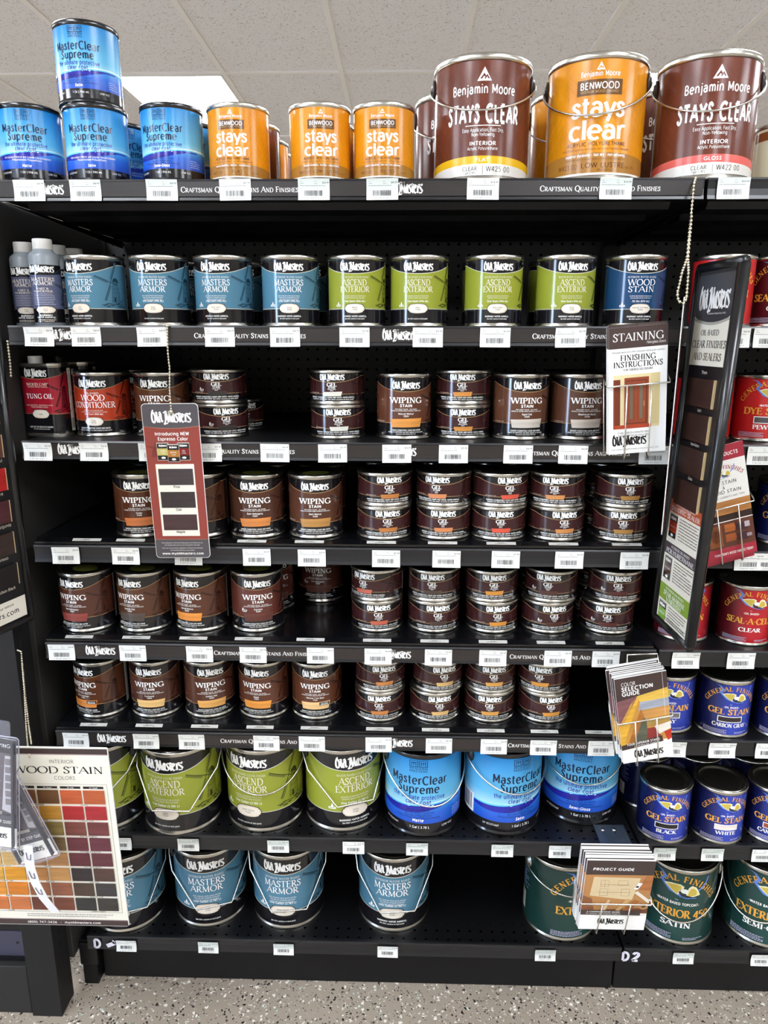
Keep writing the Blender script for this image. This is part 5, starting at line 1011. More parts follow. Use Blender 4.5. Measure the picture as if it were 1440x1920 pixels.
# ------------------------------------------------------------------ swinging display boards
FR = M('black_board_frame', '#0b0c0f', .3, coat=.2)
def board(name, org, wd, ht, rz, ry, label):
    r = empty(name, org, 0, label, 'display board', 'swinging display boards'); r.rotation_euler = (0, ry, rz)
    slab(rounded(wd-.012, ht-.012, .008, .006, .006), -.004, .006, M('board_core', '#0f0f12', .45)).build('panel', r)
    for x in (.008, wd-.008): MB().tube([(x, 0, .01), (x, 0, ht-.01)], .0095, FR, 12).build('frame_side', r)
    for z in (.007, ht-.007): MB().tube([(.006, 0, z), (wd-.006, 0, z)], .0085, FR, 12).build('frame_rail', r)
    return r
def swatch(r, x0, z0, x1, z1, col, y=-.004):
    MB().box(x0, x1, y-.004, y, z0, z1, wood(col)).box(x1 if x1 > x0 else x0, x1+.0022, y-.0038, y, z0, z1, M('raw_wood_edge', '#cbb083', .6)).build('wood_swatch', r)
hb = atY(1290, 1222, -.185)
rz = math.radians(-87); bw, bh = .158, .64; r = board('display_board', (1.198, -.028, .972), bw, bh, rz, math.radians(0), 'black framed clear finish display board swung out from the shelf joint')
r.rotation_euler = (0, 0, 0); r.matrix_world = Matrix.Translation((1.199, -.03, .972)) @ Matrix.Rotation(math.radians(1.7), 4, 'Y') @ Matrix.Rotation(rz, 4, 'Z')
U, V = bw*1000, bh*1000; A = Art(); k = ink('#3a383c', .3); cr = ink('#ddd8c8', .35)
A.rect(cr, 1, 17, V-165, U-17, V-20); A.poly(k, 2, [(17, V-20), (17, V-85)]+[(17+(U-34)*j/12, V-88-8*math.sin(PI*j/12)) for j in range(1, 12)]+[(U-17, V-85), (U-17, V-20)]); A.band(ink('#a9a59c'), 3, lambda u: V-88-8*math.sin(PI*(u-17)/(U-34))-4, lambda u: V-87.5-8*math.sin(PI*(u-17)/(U-34)), 17, U-17, 16)
A.logo(WHITE, 4, U/2, V-74, 104, stretch=1.25); A.text(WHITE, 4, 'Craftsman Quality Since 1953', U/2+14, V-83, 2.6, w=60)
A.serif(DK, 4, 'OIL-BASED', U/2, V-116, 8.5, w=62, T=.13, th=.05); A.serif(DK, 4, 'CLEAR FINISHES', U/2, V-136, 11.5, w=118, T=.13, th=.05); A.serif(DK, 4, 'AND SEALERS', U/2, V-156, 11.5, w=98, T=.13, th=.05)
A.text(PLQ, 2, 'Sheen', U/2, V-178, 5)
zs_ = [V-186-46*j-12*j for j in range(4)]
for j, t in enumerate(('Satin', 'Semi-Gloss', 'Gloss', 'Sanding Sealer')): A.text(PLQ, 2, t, U/2, zs_[j]-46-8, 4.6)
zb = V*.372; A.rect(cr, 1, 17, 15, U-17, zb)
for j, (c_, ls, t) in enumerate((('#a84a24', ('INTERIOR OIL-BASED', 'SANDING SEALER'), '#a8381c'), ('#3d3035', ('INTERIOR OIL-BASED', 'POLYURETHANE'), '#4a3028'), ('#78952e', ('EXTERIOR OIL-BASED', 'SPAR-MARINE', 'VARNISH'), '#6f9a2c'))):
    z1 = zb-j*78; hh = 22 if j < 2 else 30; A.rect(ink(c_, .35), 2, 17, z1-hh, U-17, z1); A.serif(WHITE, 3, ls[0], U/2, z1-8, 4.6, w=74, T=.13, th=.06)
    for q, t_ in enumerate(ls[1:]): A.serif(WHITE, 3, t_, U/2, z1-19-q*9.5, 8, w=110 if j < 2 else (88 if q == 0 else 62), T=.14, th=.06)
    x = 38; A.rect(JET, 3, x-15, z1-hh-46, x+15, z1-hh-3); A.rect(ink(t), 4, x-15, z1-hh-36, x+15, z1-hh-16); A.logo(WHITE, 5, x, z1-hh-13, 22); A.rect(ink('#b9b6ac'), 5, x-15, z1-hh-4.6, x+15, z1-hh-3); A.text(WHITE, 5, ls[1][:9], x, z1-hh-27, 3, w=22); A.poly(WHITE, 5, [(x+5*math.cos(a*PI/5), z1-hh-41+2.6*math.sin(a*PI/5)) for a in range(10)])
    A.textblock(ink('#4c4744'), 3, 62, U-22, z1-hh-5, 8, 5.2, 2.3, j+2)
A.text(DK, 3, 'www.myoldmasters.com', U/2, 20, 6, w=104)
mesh_obj('printed_face', flat(A, 'printed_face', y=-.0045), r)
for z in zs_: swatch(r, .032, (z-46)*.001, .122, z*.001, '#33201a')
chain('ball_chain', [atY(14, 640, -.03), atY(19, 680, -.031), atY(21, 708, -.032)], 'short dark ball chain by the left display board', .0022, 'ball chains')
# left board: only its inner half is in view
bw = .30; rz = math.radians(68); r = board('display_board', (0, 0, 0), bw, .64, 0, 0, 'black framed stain colour board with many wood swatches at the left')
far = Vector((.008, -.052, .965)); r.matrix_world = Matrix.Translation(far) @ Matrix.Rotation(math.radians(73), 4, 'Z') @ Matrix.Translation((-bw, 0, 0))
A = Art(); U = 300; A.rect(CREAM, 1, 24, 16, U-17, 56); A.text(DK, 2, 'For more information, please visit our website', 190, 44, 4.4, w=130); A.text(DK, 2, 'myoldmasters.com', 200, 28, 9, w=130, bold=.01)
CL = [('#141010', '#2d2420'), ('#33241e', '#3c2428'), ('#4a2428', '#42222a'), ('#a81c1c', '#b8502a'), ('#5a3024', '#9a6030'), ('#8a5a2c', '#b07a3c'), ('#4a3a2c', '#8a5c30'), ('#b87a24', '#c08a3c'), ('#b8642a', '#9a4a2a')]
NM = [('Spanish Oak', 'Carbon Black'), ('Rich Mahogany', 'Espresso'), ('Red Mahogany', 'Vintage Burgundy'), ('Cherry', 'Crimson Fire'), ('Dark Mahogany', 'American Walnut'), ('Cedar', 'Provincial'), ('Fruitwood', 'Dark Walnut'), ('Pecan', 'Golden Oak'), ('Maple', 'Puritan Pine')]
for j in range(9):
    z = 70+j*59
    for q in (0, 1): swatch(r, .132+q*.078, (z+12)*.001, .192+q*.078, (z+52)*.001, CL[j][1-q]); A.text(PLQ, 2, NM[j][q], 164+q*78, z+4, 5.2)
mesh_obj('printed_face', flat(A, 'printed_face', y=-.0045), r)
# ------------------------------------------------------------------ slotted post and base of the neighbouring run
m = MB().box(-.109, -.042, -.041, .019, 0, 1.9, M('black_post_paint', '#1c1b1b', .55, bump=.05, bscale=700, spec=.3))
for k in range(52): m.box(-.0425, -.0412, -.02, -.006, .16+k*.033, .178+k*.033, M('slot_shadow_black', '#050506', .7))
for z in (.06, .0): pass
tag(m.build('slotted_post', None, .002), 'dark slotted steel post at the corner left of the stain shelves', 'post')
tag(MB().box(-.8, -.114, -.034, .3, 0, .128, M('black_base_paint', '#1e1d1d', .55, bump=.05, bscale=700)).build('base_box', None, .0015), 'dark base box on the floor left of the slotted post', 'base')
tag(MB().box(-.8, -.113, -.012, .0, .135, .2, M('lavender_grey_panel', '#3c3c4c', .45)).box(-.8, -.113, -.010, .0, .2, 1.75, M('dark_navy_panel', '#0c0d11', .35)).box(-.8, -.113, -.02, .0, .128, .135, BLACK).box(-.142, -.136, -.0128, -.012, .168, .173, BPLAST).build('back_board', None), 'dark back board of the neighbouring display, above the base box', 'panel')
# ------------------------------------------------------------------ colour chart hanging on the corner post
TRp, BRp = atY(203, 1403, -.2), atY(242, 1737, -.185); TLp = atY(-86, 1399, -.2); BLp = BRp+(TLp-TRp); BLp.z = atY(0, 1722, -.185).z-.012
wc = (TRp-TLp).length*1000; hc = (TRp-BRp).length*1000; BLp = BRp-(TRp-TLp)
r = empty('colour_chart', (0, 0, 0), 0, 'large cream wood stain colour chart with swatch rows, hanging at lower left', 'colour chart'); frame_on(r, TLp, TRp, BLp)
slab(rounded(wc*.001, hc*.001, .004), 0, .003, PAPER).build('board', r)
A = Art(); bn = ink('#3c2d2c', .4); A.rect(ink('#e0dccd', .45), 1, 1, 1, wc-1, hc-1); A.rect(bn, 2, 1, hc-13, wc-1, hc-2); A.rect(ink('#a08a88', .4), 2, 1, hc-15, wc-1, hc-13); A.rect(bn, 2, 1, 1, wc-1, 13); A.rect(ink('#8a7876', .4), 2, 1, 13, wc-1, 15)
cx = wc*.69; A.text(ink('#6a6460', .4), 3, 'INTERIOR', cx, hc-32, 7, w=44); A.serif(DK, 3, 'WOOD STAIN', cx-8, hc-53, 14, w=164, T=.13, th=.05); A.text(ink('#6a6460', .4), 3, 'COLORS', cx+2, hc-66, 7, w=38)
A.text(WHITE, 3, '(800) 747-3436  -  myoldmasters.com', wc*.55, 5, 4.6, w=142, bold=.02); A.textblock(ink('#6a6460', .4), 3, wc*.3, wc*.9, 27, 2, 4.5, 2, 3)
gx1 = wc-13; z1 = hc-76; z0 = 32
for a_ in ((8, z0, gx1+4, z0+.5), (8, z1, gx1+4, z1+.5), (gx1+3.5, z0, gx1+4, z1)): A.rect(ink('#55504c', .4), 3, *a_)
cols = [[('#c8a060', '#b88a3c'), ('#8a6a3c', '#b08040'), ('#a8894c', '#8a7a4a'), ('#7a6648', '#9a8456'), ('#d0a468', '#c8a468'), ('#c8963c', '#cc8c24'), ('#cc8430', '#c07020'), ('#bb6a38', '#b5683a')],
        [('#6e4526', '#5e3c1e'), ('#a8782e', '#a8782c'), ('#8a7040', '#7c6a3c'), ('#6a5636', '#6a5434'), ('#8f5f34', '#a27448'), ('#a06c38', '#b3834e'), ('#7e4c30', '#85503a'), ('#5c3024', '#6a3a2a')],
        [('#b2522a', '#a8522c'), ('#9c1f22', '#9a2228'), ('#6e3a32', '#643030'), ('#5c2830', '#5c2a34'), ('#54242a', '#582a30'), ('#2c2424', '#4a342c'), ('#44342a', '#383434'), ('#2c2a28', '#33302c')]]
nm = ['Cherry', 'Crimson Fire', 'Red Mahogany', 'Vintage Burgundy', 'Rich Mahogany', 'Espresso', 'Spanish Oak', 'Carbon Black']
pw = (gx1-12)/3; rh = (z1-z0-12)/8
for c_ in range(3):
    xx = 12+c_*pw
    for q in (0, 1): A.rect(DK, 3, xx+q*pw/2+2, z1-9, xx+q*pw/2+pw/2-3, z1-4); A.text(WHITE, 4, 'On Oak' if q == 0 else 'On Maple', xx+q*pw/2+pw/4, z1-8, 2.6)
    for j in range(8):
        zt = z1-12-j*rh
        A.text(DK, 3, nm[j] if c_ == 2 else ('Natural', 'Pecan', 'Fruitwood', 'Provincial', 'Puritan Pine', 'Golden Oak', 'Maple', 'Cedar')[(j+c_*3) % 8], xx+pw/2, zt-rh+1.2, 3.4)
mesh_obj('printed_face', flat(A, 'printed_face'), r)
for c_ in range(3):
    xx = 12+c_*pw
    for j in range(8):
        zt = z1-12-j*rh
        for q in (0, 1): MB().box((xx+q*pw/2+1.5)*.001, (xx+q*pw/2+pw/2-2.5)*.001, -.0022, -.0004, (zt-rh+6)*.001, zt*.001, wood(cols[c_][j][q])).build('wood_swatch', r)
mw = r.matrix_world
hp = atY(56, 1421, -.2032)
chain('ball_chain', [atY(33, 1219, -.036), atY(40, 1222, -.045), atY(42, 1250, -.06), atY(46, 1300, -.09), atY(49, 1360, -.14), atY(53, 1408, -.195), hp], 'long thin ball chain holding the cream colour chart', .0019, 'ball chains')
chain('ball_chain', [atY(42, 1246, -.055), atY(47, 1300, -.085), atY(54, 1360, -.13), atY(59, 1396, -.178)], 'second strand of ball chain behind the chart chain', .0019, 'ball chains')
# ------------------------------------------------------------------ clear packs hanging in front of the chart, on their strip
CLEAR = M('clear_pack_plastic', '#dfe2f0', .12, trans=.0, alpha=.1, spec=.8); EDGE = M('clear_pack_edge', '#b9bcd2', .15, alpha=.55, spec=.9)
def pack(TLp, TRp, BLp, label):
    r = empty('clear_pack', (0, 0, 0), 0, label, 'blister pack', 'clear blister packs'); frame_on(r, TLp, TRp, BLp)
    w_ = (TRp-TLp).length; h = (TLp-BLp).length; U, V = w_*1000, h*1000; lw = .006
    tabm = slab(rounded(w_*.62, .034, .005, w_*.19, h-.004), -.001, .0005, CLEAR); tabm.build('hanger_tab', r)
    MB().tube([(w_*.5+.006*math.cos(a*PI/8), -.0012, h+.014+.005*math.sin(a*PI/8)) for a in range(16)], .0007, EDGE, 6, True).build('tab_eyelet', r)
    A = Art(); A.rect(ink('#211f24'), 1, 4, V*.86, U-4, V-4); A.rect(ink('#5a5056'), 1, 4, V*.3, U-4, V*.86); A.rect(ink('#4b464c'), 1, 4, V*.2, U-4, V*.33); A.rect(WHITE, 1, 4, 4, U-4, V*.2)
    A.poly(ink('#3a3034'), 2, [(4, V*.5), (U*.58, V*.5), (U*.5, V*.86), (4, V*.86)]); A.face(ink('#b9b6ba'), 2, [(U*.62, V*.36), (U*.86, V*.33), (U*.86, V*.84), (U*.7, V*.84)][0:4])
    for j in range(6): A.rect(ink('#7a7478'), 3, U*.7, V*(.76-j*.07), U*.82, V*(.815-j*.07))
    A.poly(ink('#3d393d'), 3, [(4, V*.44), (U*.5, V*.36), (U-4, V*.3), (U-4, V*.33), (4, V*.33)]); A.rect(ink('#d6cfc0'), 3, U*.1, V*.315, U*.62, V*.345)
    A.text(WHITE, 4, 'STEP BY STEP GUIDE', U*.5, V*.24, 6, w=U*.72, bold=.01); A.logo(DK, 4, U*.42, V*.1, U*.6); A.text(WHITE, 4, 'DRYING', U*.62, V*.91, 7, w=U*.4)
    mesh_obj('insert_card', flat(A, 'insert_card', y=-.002, back=(PAPER, 4, 4, U-4, V-4, .0006)), r)
    m = MB(); q0 = rounded(w_, h, .006); q1 = rounded(w_-.008, h-.008, .006, .004, .004); n = len(q0)
    m.add([(x, -.001, z) for x, z in q0]+[(x, -.014, z) for x, z in q1], [(i, (i+1) % n, n+(i+1) % n, n+i) for i in range(n)]+[tuple(range(n, 2*n))], CLEAR); m.build('shell', r)
    MB().tube([(x, -.0012, z) for x, z in q0], .0011, EDGE, 6, True).build('shell_rim', r)
    for s in (-1, 1): MB().box(w_*.5-.001+s*(w_*.5-.008), w_*.5+.001+s*(w_*.5-.008), -.012, -.004, .01, h-.01, M('dark_spine', '#26262c', .3)).build('spine', r)
    return r
Yp = -.245
pack(atY(-48, 1372, Yp), atY(38, 1384, Yp), atY(-44, 1582, Yp+.012), 'clear plastic pack with dark insert card at the left edge'); pack(atY(-22, 1446, Yp+.02), atY(56, 1424, Yp+.02), atY(40, 1622, Yp+.03), 'clear plastic pack hanging tilted before the colour chart')
P = [atY(52, 1585, -.232), atY(56, 1625, -.23), atY(66, 1655, -.228), atY(82, 1685, -.226), atY(104, 1711, -.222)]; m = MB(); vs = []
for i, p in enumerate(P): vs += [p+Vector((-.0085, 0, 0)), p+Vector((.0085, 0, .0)), p+Vector((.0085, .0012, 0)), p+Vector((-.0085, .0012, 0))]
m.add(vs, [(4*i+a, 4*i+(a+1) % 4, 4*i+4+(a+1) % 4, 4*i+4+a) for i in range(4) for a in range(4)]+[(0, 3, 2, 1), (16, 17, 18, 19)], M('white_strip_plastic', '#dedee2', .35))
for i in range(3):
    c_ = (P[i]+P[i+1])/2; d = (P[i+1]-P[i]).normalized(); m.tube([c_+Vector((-.004, -.001, 0))-d*.008, c_+Vector((-.003, -.001, 0))+d*.006, c_+Vector((.003, -.001, 0))+d*.008, c_+Vector((.004, -.001, 0))-d*.004], .0007, M('slot_grey', '#5c5660', .6), 5)
tag(m.build('clip_strip'), 'white plastic clip strip dangling below the clear packs', 'clip strip')
# ------------------------------------------------------------------ leaflets in wire racks
def leaflets(TLp, TRp, BLp, n, art, cat, lab_front, lab_rest, group, th=.0012, step=.0024, jit=.004, name='leaflet', up=.003):
    w_ = (TRp-TLp).length*1000; h = (TLp-BLp).length*1000; A = art(w_, h); first = None
    me = flat(A, name, back=(PAPER, 0, 0, w_, h, th)); rr = random.Random(n)
    for i in range(n):
        o = mesh_obj(name, me); frame_on(o, TLp, TRp, BLp); mw = o.matrix_world.copy()
        o.matrix_world = mw @ Matrix.Translation((0 if i == 0 else rr.uniform(-jit, jit*.4)-.0006*i, i*step, 0 if i == 0 else up*i+rr.uniform(-.001, .001))) @ Matrix.Rotation(0 if i == 0 else rr.uniform(-.01, .015), 4, 'Y')
        tag(o, lab_front if i == 0 else lab_rest, cat, group)
    return w_, h
def rack(TLp, TRp, BLp, bar, depth, label, feet=True, top=None):     # front bar and two prongs bent under the leaflets
    r = empty('wire_rack', (0, 0, 0), 0, label, 'leaflet rack', 'wire leaflet racks'); frame_on(r, TLp, TRp, BLp); w_ = (TRp-TLp).length; h = (TLp-BLp).length; zb = h*bar; y = -.006
    MB().tube([(-.004, depth, zb+.018), (-.005, .0, zb+.004), (-.003, y, zb), (w_+.003, y, zb), (w_+.005, 0, zb+.004), (w_+.004, depth, zb+.018)], .0016, WIRE).build('front_bar', r)
    for x in (.3, .72): MB().tube([(w_*x, y-.0005, zb), (w_*x-.004, y-.001, -.004), (w_*x-.003, .002, -.012), (w_*x, depth, -.004), (w_*x, depth, h*.6)], .0014, WIRE).build('prong', r)
    MB().tube([(-.004, depth, zb+.018), (-.004, depth, -.002), (w_+.004, depth, -.002), (w_+.004, depth, zb+.018)]+([(w_*.9, depth, h+.02), (w_*.1, depth, h+.02), (-.004, depth, zb+.018)] if top else []), .0016, WIRE).build('back_wire', r)
    return r
def a_staining(U, V):
    A = Art(); bn = ink('#43322e', .4); A.rect(bn, 1, 0, V*.84, U, V); A.serif(WHITE, 2, 'STAINING', U*.5, V*.895, 13, w=U*.86, T=.12, th=.05); A.text(WHITE, 2, 'Fiberglass Doors', U*.8, V*.865, 4, w=U*.32, shear=.2)
    A.text(ink('#4c4744', .5), 2, 'Fiberglass doors and other simulated wood grain surfaces', U*.5, V*.805, 3, w=U*.9); A.serif(DK, 2, 'FINISHING', U*.5, V*.745, 9.5, w=U*.6, T=.16, th=.06); A.serif(DK, 2, 'INSTRUCTIONS', U*.5, V*.693, 9.5, w=U*.84, T=.16, th=.06); A.serif(DK, 2, 'FOR FIBERGLASS DOORS', U*.5, V*.665, 3.6, w=U*.5, T=.14, th=.06)
    A.rect(ink('#d8c898', .45), 2, U*.08, V*.21, U*.88, V*.635); A.rect(ink('#cdbb88', .45), 3, U*.72, V*.23, U*.88, V*.635); dr = ink('#8c3f22', .4); dd = ink('#6a2a18', .4)
    A.rect(dd, 3, U*.08, V*.22, U*.2, V*.6); A.rect(dr, 4, U*.08, V*.22, U*.1, V*.6); A.rect(dr, 3, U*.27, V*.23, U*.69, V*.61); A.rect(dd, 4, U*.3, V*.24, U*.66, V*.59); A.rect(dr, 5, U*.31, V*.25, U*.64, V*.58)
    for x in (.36, .53): A.rect(ink('#6c6250', .3), 6, U*x, V*.28, U*(x+.055), V*.55)
    A.rect(dd, 6, U*.44, V*.27, U*.445, V*.56); A.rect(dd, 6, U*.5, V*.27, U*.505, V*.56); A.rect(ink('#c9b07a'), 6, U*.605, V*.38, U*.615, V*.42); A.rect(ink('#a83c1e', .4), 4, U*.08, V*.205, U*.74, V*.235)
    A.text(ink('#3c3836', .5), 2, '6 Easy steps to a beautiful door.', U*.44, V*.165, 3.6, w=U*.56); A.text(ink('#3c3836', .5), 2, 'Professional results every time.', U*.44, V*.14, 3.6, w=U*.54); A.logo(DK, 2, U*.36, V*.07, U*.6, stretch=1.15); A.text(ink('#77726c', .5), 2, 'CRAFTSMAN QUALITY STAINS & FINISHES SINCE 1953', U*.46, V*.03, 2.4, w=U*.84); return A
q = [atY(1150, 616, -.062), atY(1262, 606, -.062), atY(1141, 853, -.05)]
leaflets(*q, 4, a_staining, 'leaflet', 'tall white staining leaflet with a red-brown door picture, front copy', 'white staining leaflet tucked behind the front copy in the wire rack', 'staining leaflets in the wire rack', th=.0008, step=.002, up=.0015, jit=.002)
rk = rack(*q, .553, .016, 'wire rack holding the tall white staining leaflets'); 
def a_colour(U, V):
    A = Art(); bn = ink('#3f2f2b', .4); A.rect(WHITE, 1, 0, 0, U, V*.22); A.rect(ink('#c08a3c', .35), 1, 0, V*.22, U, V*.84); A.face(bn, 3, [(0, V*.74), (U, V*.82), (U, V), (0, V)])
    A.text(WHITE, 4, 'COLOR', U*.12, V*.905, 7.4, w=U*.27, al='l', bold=.0, res=2); A.text(WHITE, 4, 'SELECTION', U*.12, V*.85, 8, w=U*.6, al='l', bold=.04); A.text(WHITE, 4, 'GUIDE', U*.12, V*.795, 8, w=U*.34, al='l', bold=.04)
    for c_, p in (('#7a4e50', [(0, .5), (.08, .46), (.42, .78), (0, .75)]), ('#d9a534', [(0, .2), (.08, .18), (.12, .32), (.45, .76), (.3, .72), (0, .45)]), ('#d8b04a', [(.36, .77), (.45, .7), (1, .7), (1, .83)]), ('#9a9fa8', [(.4, .6), (.45, .7), (1, .7), (1, .61)]), ('#c8904c', [(.44, .49), (.46, .595), (1, .6), (1, .51)]), ('#b0904c', [(.54, .4), (.54, .49), (1, .5), (1, .43)]), ('#575a48', [(.2, .2), (.48, .54), (.54, .48), (.54, .2)]), ('#8a2f2a', [(.5, .2), (.54, .38), (.72, .38), (.84, .2)]), ('#e6e0d2', [(.68, .39), (1, .42), (1, .34), (.76, .29)]), ('#b8321e', [(.86, .31), (1, .33), (1, .22), (.92, .2)]), ('#b06c28', [(.12, .2), (.25, .2), (.5, .55), (.45, .62)])):
        A.poly(wood(c_), 2, [(U*x, V*y) for x, y in p]); 
    A.face(bn, 4, [(0, V*.16), (U*.82, V*.2), (U*.82, V*.27), (0, V*.22)]); A.text(WHITE, 5, 'FOUR SUPERIOR STAINS', U*.44, V*.215, 4.6, w=U*.64, bold=.03, rot=.05); A.text(WHITE, 5, '24 POPULAR SHADES', U*.5, V*.185, 3.6, w=U*.5, rot=.05)
    A.rect(WHITE, 3, 0, 0, U, V*.165); A.logo(DK, 4, U*.52, V*.055, U*.58, stretch=1.15); A.rect(WHITE, 5, U*.91, V*.5, U*.915, V); return A
q = [atY(1154, 1274, -.128), atY(1252, 1257, -.128), atY(1169, 1432, -.105)]
leaflets(*q, 9, a_colour, 'leaflet', 'colour guide leaflet with fanned wood samples, front copy', 'colour guide leaflet in the fanned stack behind the front copy', 'colour guide leaflets in the wire rack', step=.0042, jit=.003, up=.0007, th=.0032)
rk = rack(*q, .50, .045, 'wire rack with dark bracket holding the colour guide leaflets')
iv = rk.matrix_world.inverted(); w0 = [atY(1176, 1245, -.05), atY(1176, 1228, -.045), atY(1232, 1226, -.045), atY(1236, 1245, -.05)]
def into(o, r): mw = r.matrix_world.copy(); o.parent = r; o.matrix_parent_inverse = mw.inverted()
o = MB().tube([atY(1176, 1262, -.075)]+w0+[atY(1238, 1262, -.075)], .0018, WIRE).build('top_hook'); into(o, rk)
o = MB().box(1.155, 1.215, -.05, -.013, ZS[4]-.028, ZS[4]-.026, M('dark_bracket_steel', '#3a382f', .35, .6)).box(1.155, 1.215, -.016, -.0135, ZS[4]-.028, ZS[4]-.004, M('dark_bracket_steel')).build('bracket_plate'); into(o, rk)
def a_project(U, V):
    A = Art(); bn = ink('#40322e', .4); A.rect(bn, 1, 0, V*.8, U, V); A.text(WHITE, 3, 'PROJECT GUIDE', U*.4, V*.865, 6.2, w=U*.6, bold=.04, shear=.08)
    A.rect(ink('#b5814c', .4), 1, 0, V*.25, U, V*.8); A.face(ink('#d6c097', .45), 2, [(U*.1, V*.5), (U*.74, V*.44), (U*.82, V*.76), (U*.13, V*.77)]); bl = ink('#9c8a6c', .45)
    for x0, y0, x1, y1 in ((.24, .63, .36, .72), (.3, .63, .3, .72), (.5, .65, .64, .72), (.24, .5, .36, .6), (.56, .5, .68, .6), (.24, .66, .68, .66), (.22, .55, .7, .55)):
        for a_ in ((x0, y0, x1, y0+.004), (x0, y1, x1, y1+.004), (x0, y0, x0+.005, y1), (x1, y0, x1+.005, y1)): A.rect(bl, 3, U*a_[0], V*a_[1], U*a_[2], V*a_[3])
    A.poly(wood('#8a5530'), 4, [(0, V*.27), (U*.2, V*.27), (U*.14, V*.46), (0, V*.5)]); A.poly(wood('#6e4024'), 4, [(U*.2, V*.25), (U, V*.25), (U, V*.33), (U*.3, V*.3)]); A.poly(wood('#c8a06a'), 5, [(U*.5, V*.27), (U*.56, V*.27), (U*.74, V*.45), (U*.66, V*.46)]); A.poly(wood('#a4642e'), 5, [(U*.6, V*.27), (U*.72, V*.27), (U*.86, V*.43), (U*.78, V*.45)]); A.poly(wood('#d8bd94'), 5, [(U*.3, V*.27), (U*.36, V*.27), (U*.42, V*.44), (U*.38, V*.44)])
    A.poly(wood('#a8683a'), 4, [(U*.8, V*.6), (U, V*.58), (U, V*.79), (U*.9, V*.79)]); A.face(WHITE, 6, [(U*.74, V*.61), (U*.8, V*.6), (U*.86, V*.69), (U*.8, V*.7)]); A.face(JET, 7, [(U*.76, V*.63), (U*.8, V*.625), (U*.815, V*.65), (U*.775, V*.655)]); A.face(ink('#e0d8c8'), 6, [(U*.76, V*.55), (U*.8, V*.58), (U, V*.45), (U, V*.4)])
    A.poly(wood('#b98a58'), 6, [(U*.93+U*.07*math.cos(a*PI/6), V*.36+V*.05*math.sin(a*PI/6)) for a in range(12)]); A.poly(wood('#5c3820'), 7, [(U*.93+U*.035*math.cos(a*PI/6), V*.36+V*.025*math.sin(a*PI/6)) for a in range(12)])
    A.rect(bn, 6, 0, V*.22, U*.9, V*.29); A.text(WHITE, 7, 'A COMPREHENSIVE GUIDE', U*.34, V*.258, 3.4, w=U*.5, bold=.03, shear=.1); A.text(WHITE, 7, 'For Interior and Exterior Projects', U*.34, V*.232, 3, w=U*.52, shear=.15)
    A.rect(WHITE, 5, 0, 0, U, V*.215); A.logo(DK, 6, U*.47, V*.09, U*.4, stretch=1.1); return A
q = [atY(1104, 1613, -.125), atY(1233, 1615, -.125), atY(1084, 1741, -.095)]
leaflets(*q, 8, a_project, 'leaflet', 'project guide booklet with plans and wood pieces on its cover, front copy', 'project guide booklet in the stack behind the front copy', 'project guide booklets in the wire rack', step=.0048, jit=.0012, up=.0004, th=.0036)
rk = rack(*q, .41, .045, 'wire rack with galvanized plate holding the project guide booklets')
PL = M('galvanized_plate', '#5c6874', .4, .75, var=.2, vscale=(30, 30, 30)); zp = ZS[6]+.0008
A0, B0 = atZ(1112, 1547, zp), atZ(1166, 1546, zp); m = MB().box(A0.x, B0.x+.002, -.012, A0.y, zp, zp+.0016, PL).box(A0.x, B0.x+.002, -.0145, -.0125, zp-.045, zp+.0016, PL).box(A0.x, B0.x+.002, -.08, -.0125, zp-.047, zp-.045, PL)
o = m.build('mounting_plate'); into(o, rk)
for px in (1130, 1151):
    p = atZ(px, 1556, zp+.002); bm_ = MB().lathe([(0, .003), (.003, .0028), (.0045, .0015), (.005, 0), (0, 0)], WIRE, 16); bm_.box(-.0015, .0015, -.012, -.004, -.0012, -.0004, BPLAST); o = bm_.build('bolt'); o.location = p; into(o, rk)
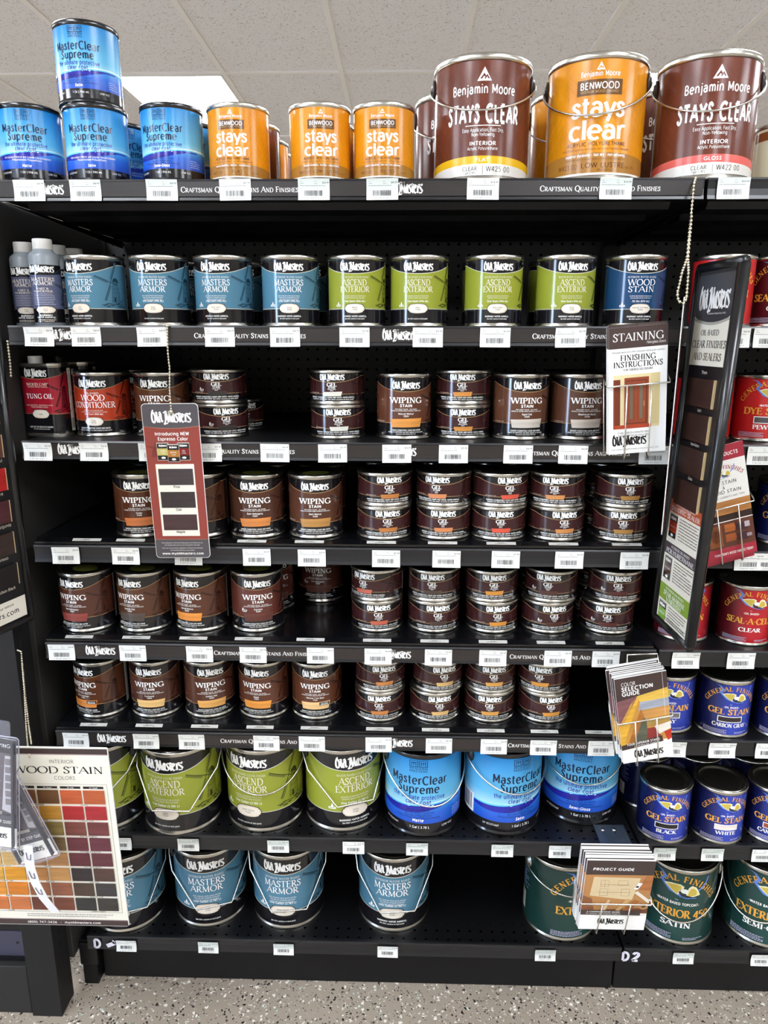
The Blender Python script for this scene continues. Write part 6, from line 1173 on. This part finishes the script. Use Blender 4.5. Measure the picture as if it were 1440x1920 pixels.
def a_gf(U, V):
    A = Art(); rd = ink('#a02638', .4); A.rect(rd, 1, 0, V*.87, U, V); A.text(WHITE, 2, 'WOOD PRODUCTS', U*.5, V*.91, 6, w=U*.76, bold=.02); A.rect(ink('#e6e4de', .45), 1, 0, V*.52, U, V*.87)
    A.serif(rd, 3, 'GENERAL FINISHES', U*.52, 0, 7, w=U*.86, T=.15, th=.06, arc=(U*.52, V*.8-U*.5, U*.5)); eagle(A, U*.52, V*.76, .62); A.text(DK, 2, 'GEL STAIN', U*.52, V*.665, 6.2, w=U*.52); A.text(DK, 2, '&', U*.52, V*.625, 5); A.text(DK, 2, 'LIQUID STAIN', U*.52, V*.585, 6.2, w=U*.66); A.text(ink('#6a6660', .5), 2, 'FURNITURE, CABINETS AND TRIM', U*.52, V*.545, 3.4, w=U*.76)
    A.rect(wood('#b5793f'), 1, 0, V*.4, U, V*.52); A.rect(ink('#2c1a16', .3), 1, 0, V*.34, U, V*.4); A.rect(WHITE, 2, 0, V*.335, U, V*.342); A.rect(wood('#5a3020'), 1, 0, V*.1, U, V*.335); A.rect(wood('#8a4a22'), 2, U*.1, V*.12, U*.36, V*.31); A.poly(wood('#6c3618'), 3, [(U*(.23+.09*math.cos(a*PI/5)), V*(.215+.06*math.sin(a*PI/5))) for a in range(10)])
    for x, y, c_ in ((.42, .24, '#a85a24'), (.42, .15, '#9a4e20'), (.66, .23, '#3c2028'), (.66, .14, '#3c2028')): A.poly(wood(c_), 3, [(U*x, V*y), (U*(x+.2), V*y), (U*(x+.22), V*(y+.03)), (U*(x+.2), V*(y+.07)), (U*x, V*(y+.07))])
    A.rect(ink('#b9a8b0'), 4, U*.82, V*.25, U*.92, V*.3); A.rect(ink('#9c8a94'), 4, U*.84, V*.16, U*.94, V*.19); A.rect(rd, 2, 0, 0, U, V*.1); A.text(WHITE, 3, "TOMORROW'S WOOD FINISHES TODAY", U*.54, V*.035, 4.4, w=U*.78, bold=.02); return A
TRp, BRp = atY(1402, 823, -.062), atY(1420, 1033, -.047); ux = (atY(1402, 823, -.062)-atY(1345, 838, -.062)).normalized(); TLp = TRp-ux*.09; BLp = BRp-ux*.09
w_, h = leaflets(TLp, TRp, BLp, 3, a_gf, 'leaflet', 'red and white stain brochure right of the display board, front copy', 'red and white stain brochure behind the front copy', 'stain brochures right of the display board', step=.004, jit=.01, up=-.006)
rack(TLp, TRp, BLp, .47, .02, 'wire rack holding the red and white stain brochures')
# ------------------------------------------------------------------ stick-on letters on the bottom shelf edge
def sticker(px, t, label, rot=0.0, fall=False):
    p = atY(px, 1766 if px < 400 else 1790, YS[7]); A = Art(); A.text(M('white_vinyl_letter', '#dcd8e6', .5), 0, t, 0, 0, 21, w=15*len(t), al='l', bold=.07, res=6)
    o = mesh_obj('vinyl_letter', A.mesh('vinyl_letter', lambda u, v, l: (u*.001, -.0012, v*.001))); s_ = o.modifiers.new('film', 'SOLIDIFY'); s_.thickness = .0004
    o.location = (p.x, YS[7]-.0018, p.z-.012); o.rotation_euler = (0, -rot, 0); tag(o, label, 'letter sticker', 'stick-on letters'); return o
sticker(177, 'D', 'white stick-on letter D at the left end of the bottom shelf'); o = sticker(198, '1', 'white stick-on numeral one slipped sideways beside the letter D', -1.15); o.location.z += .012; sticker(1166, 'D', 'white stick-on letter D near the project guide rack'); sticker(1184, '2', 'white stick-on numeral two beside the letter D', -.14)
for o in bpy.data.objects:
    if 'kindkey' in o: del o['kindkey']
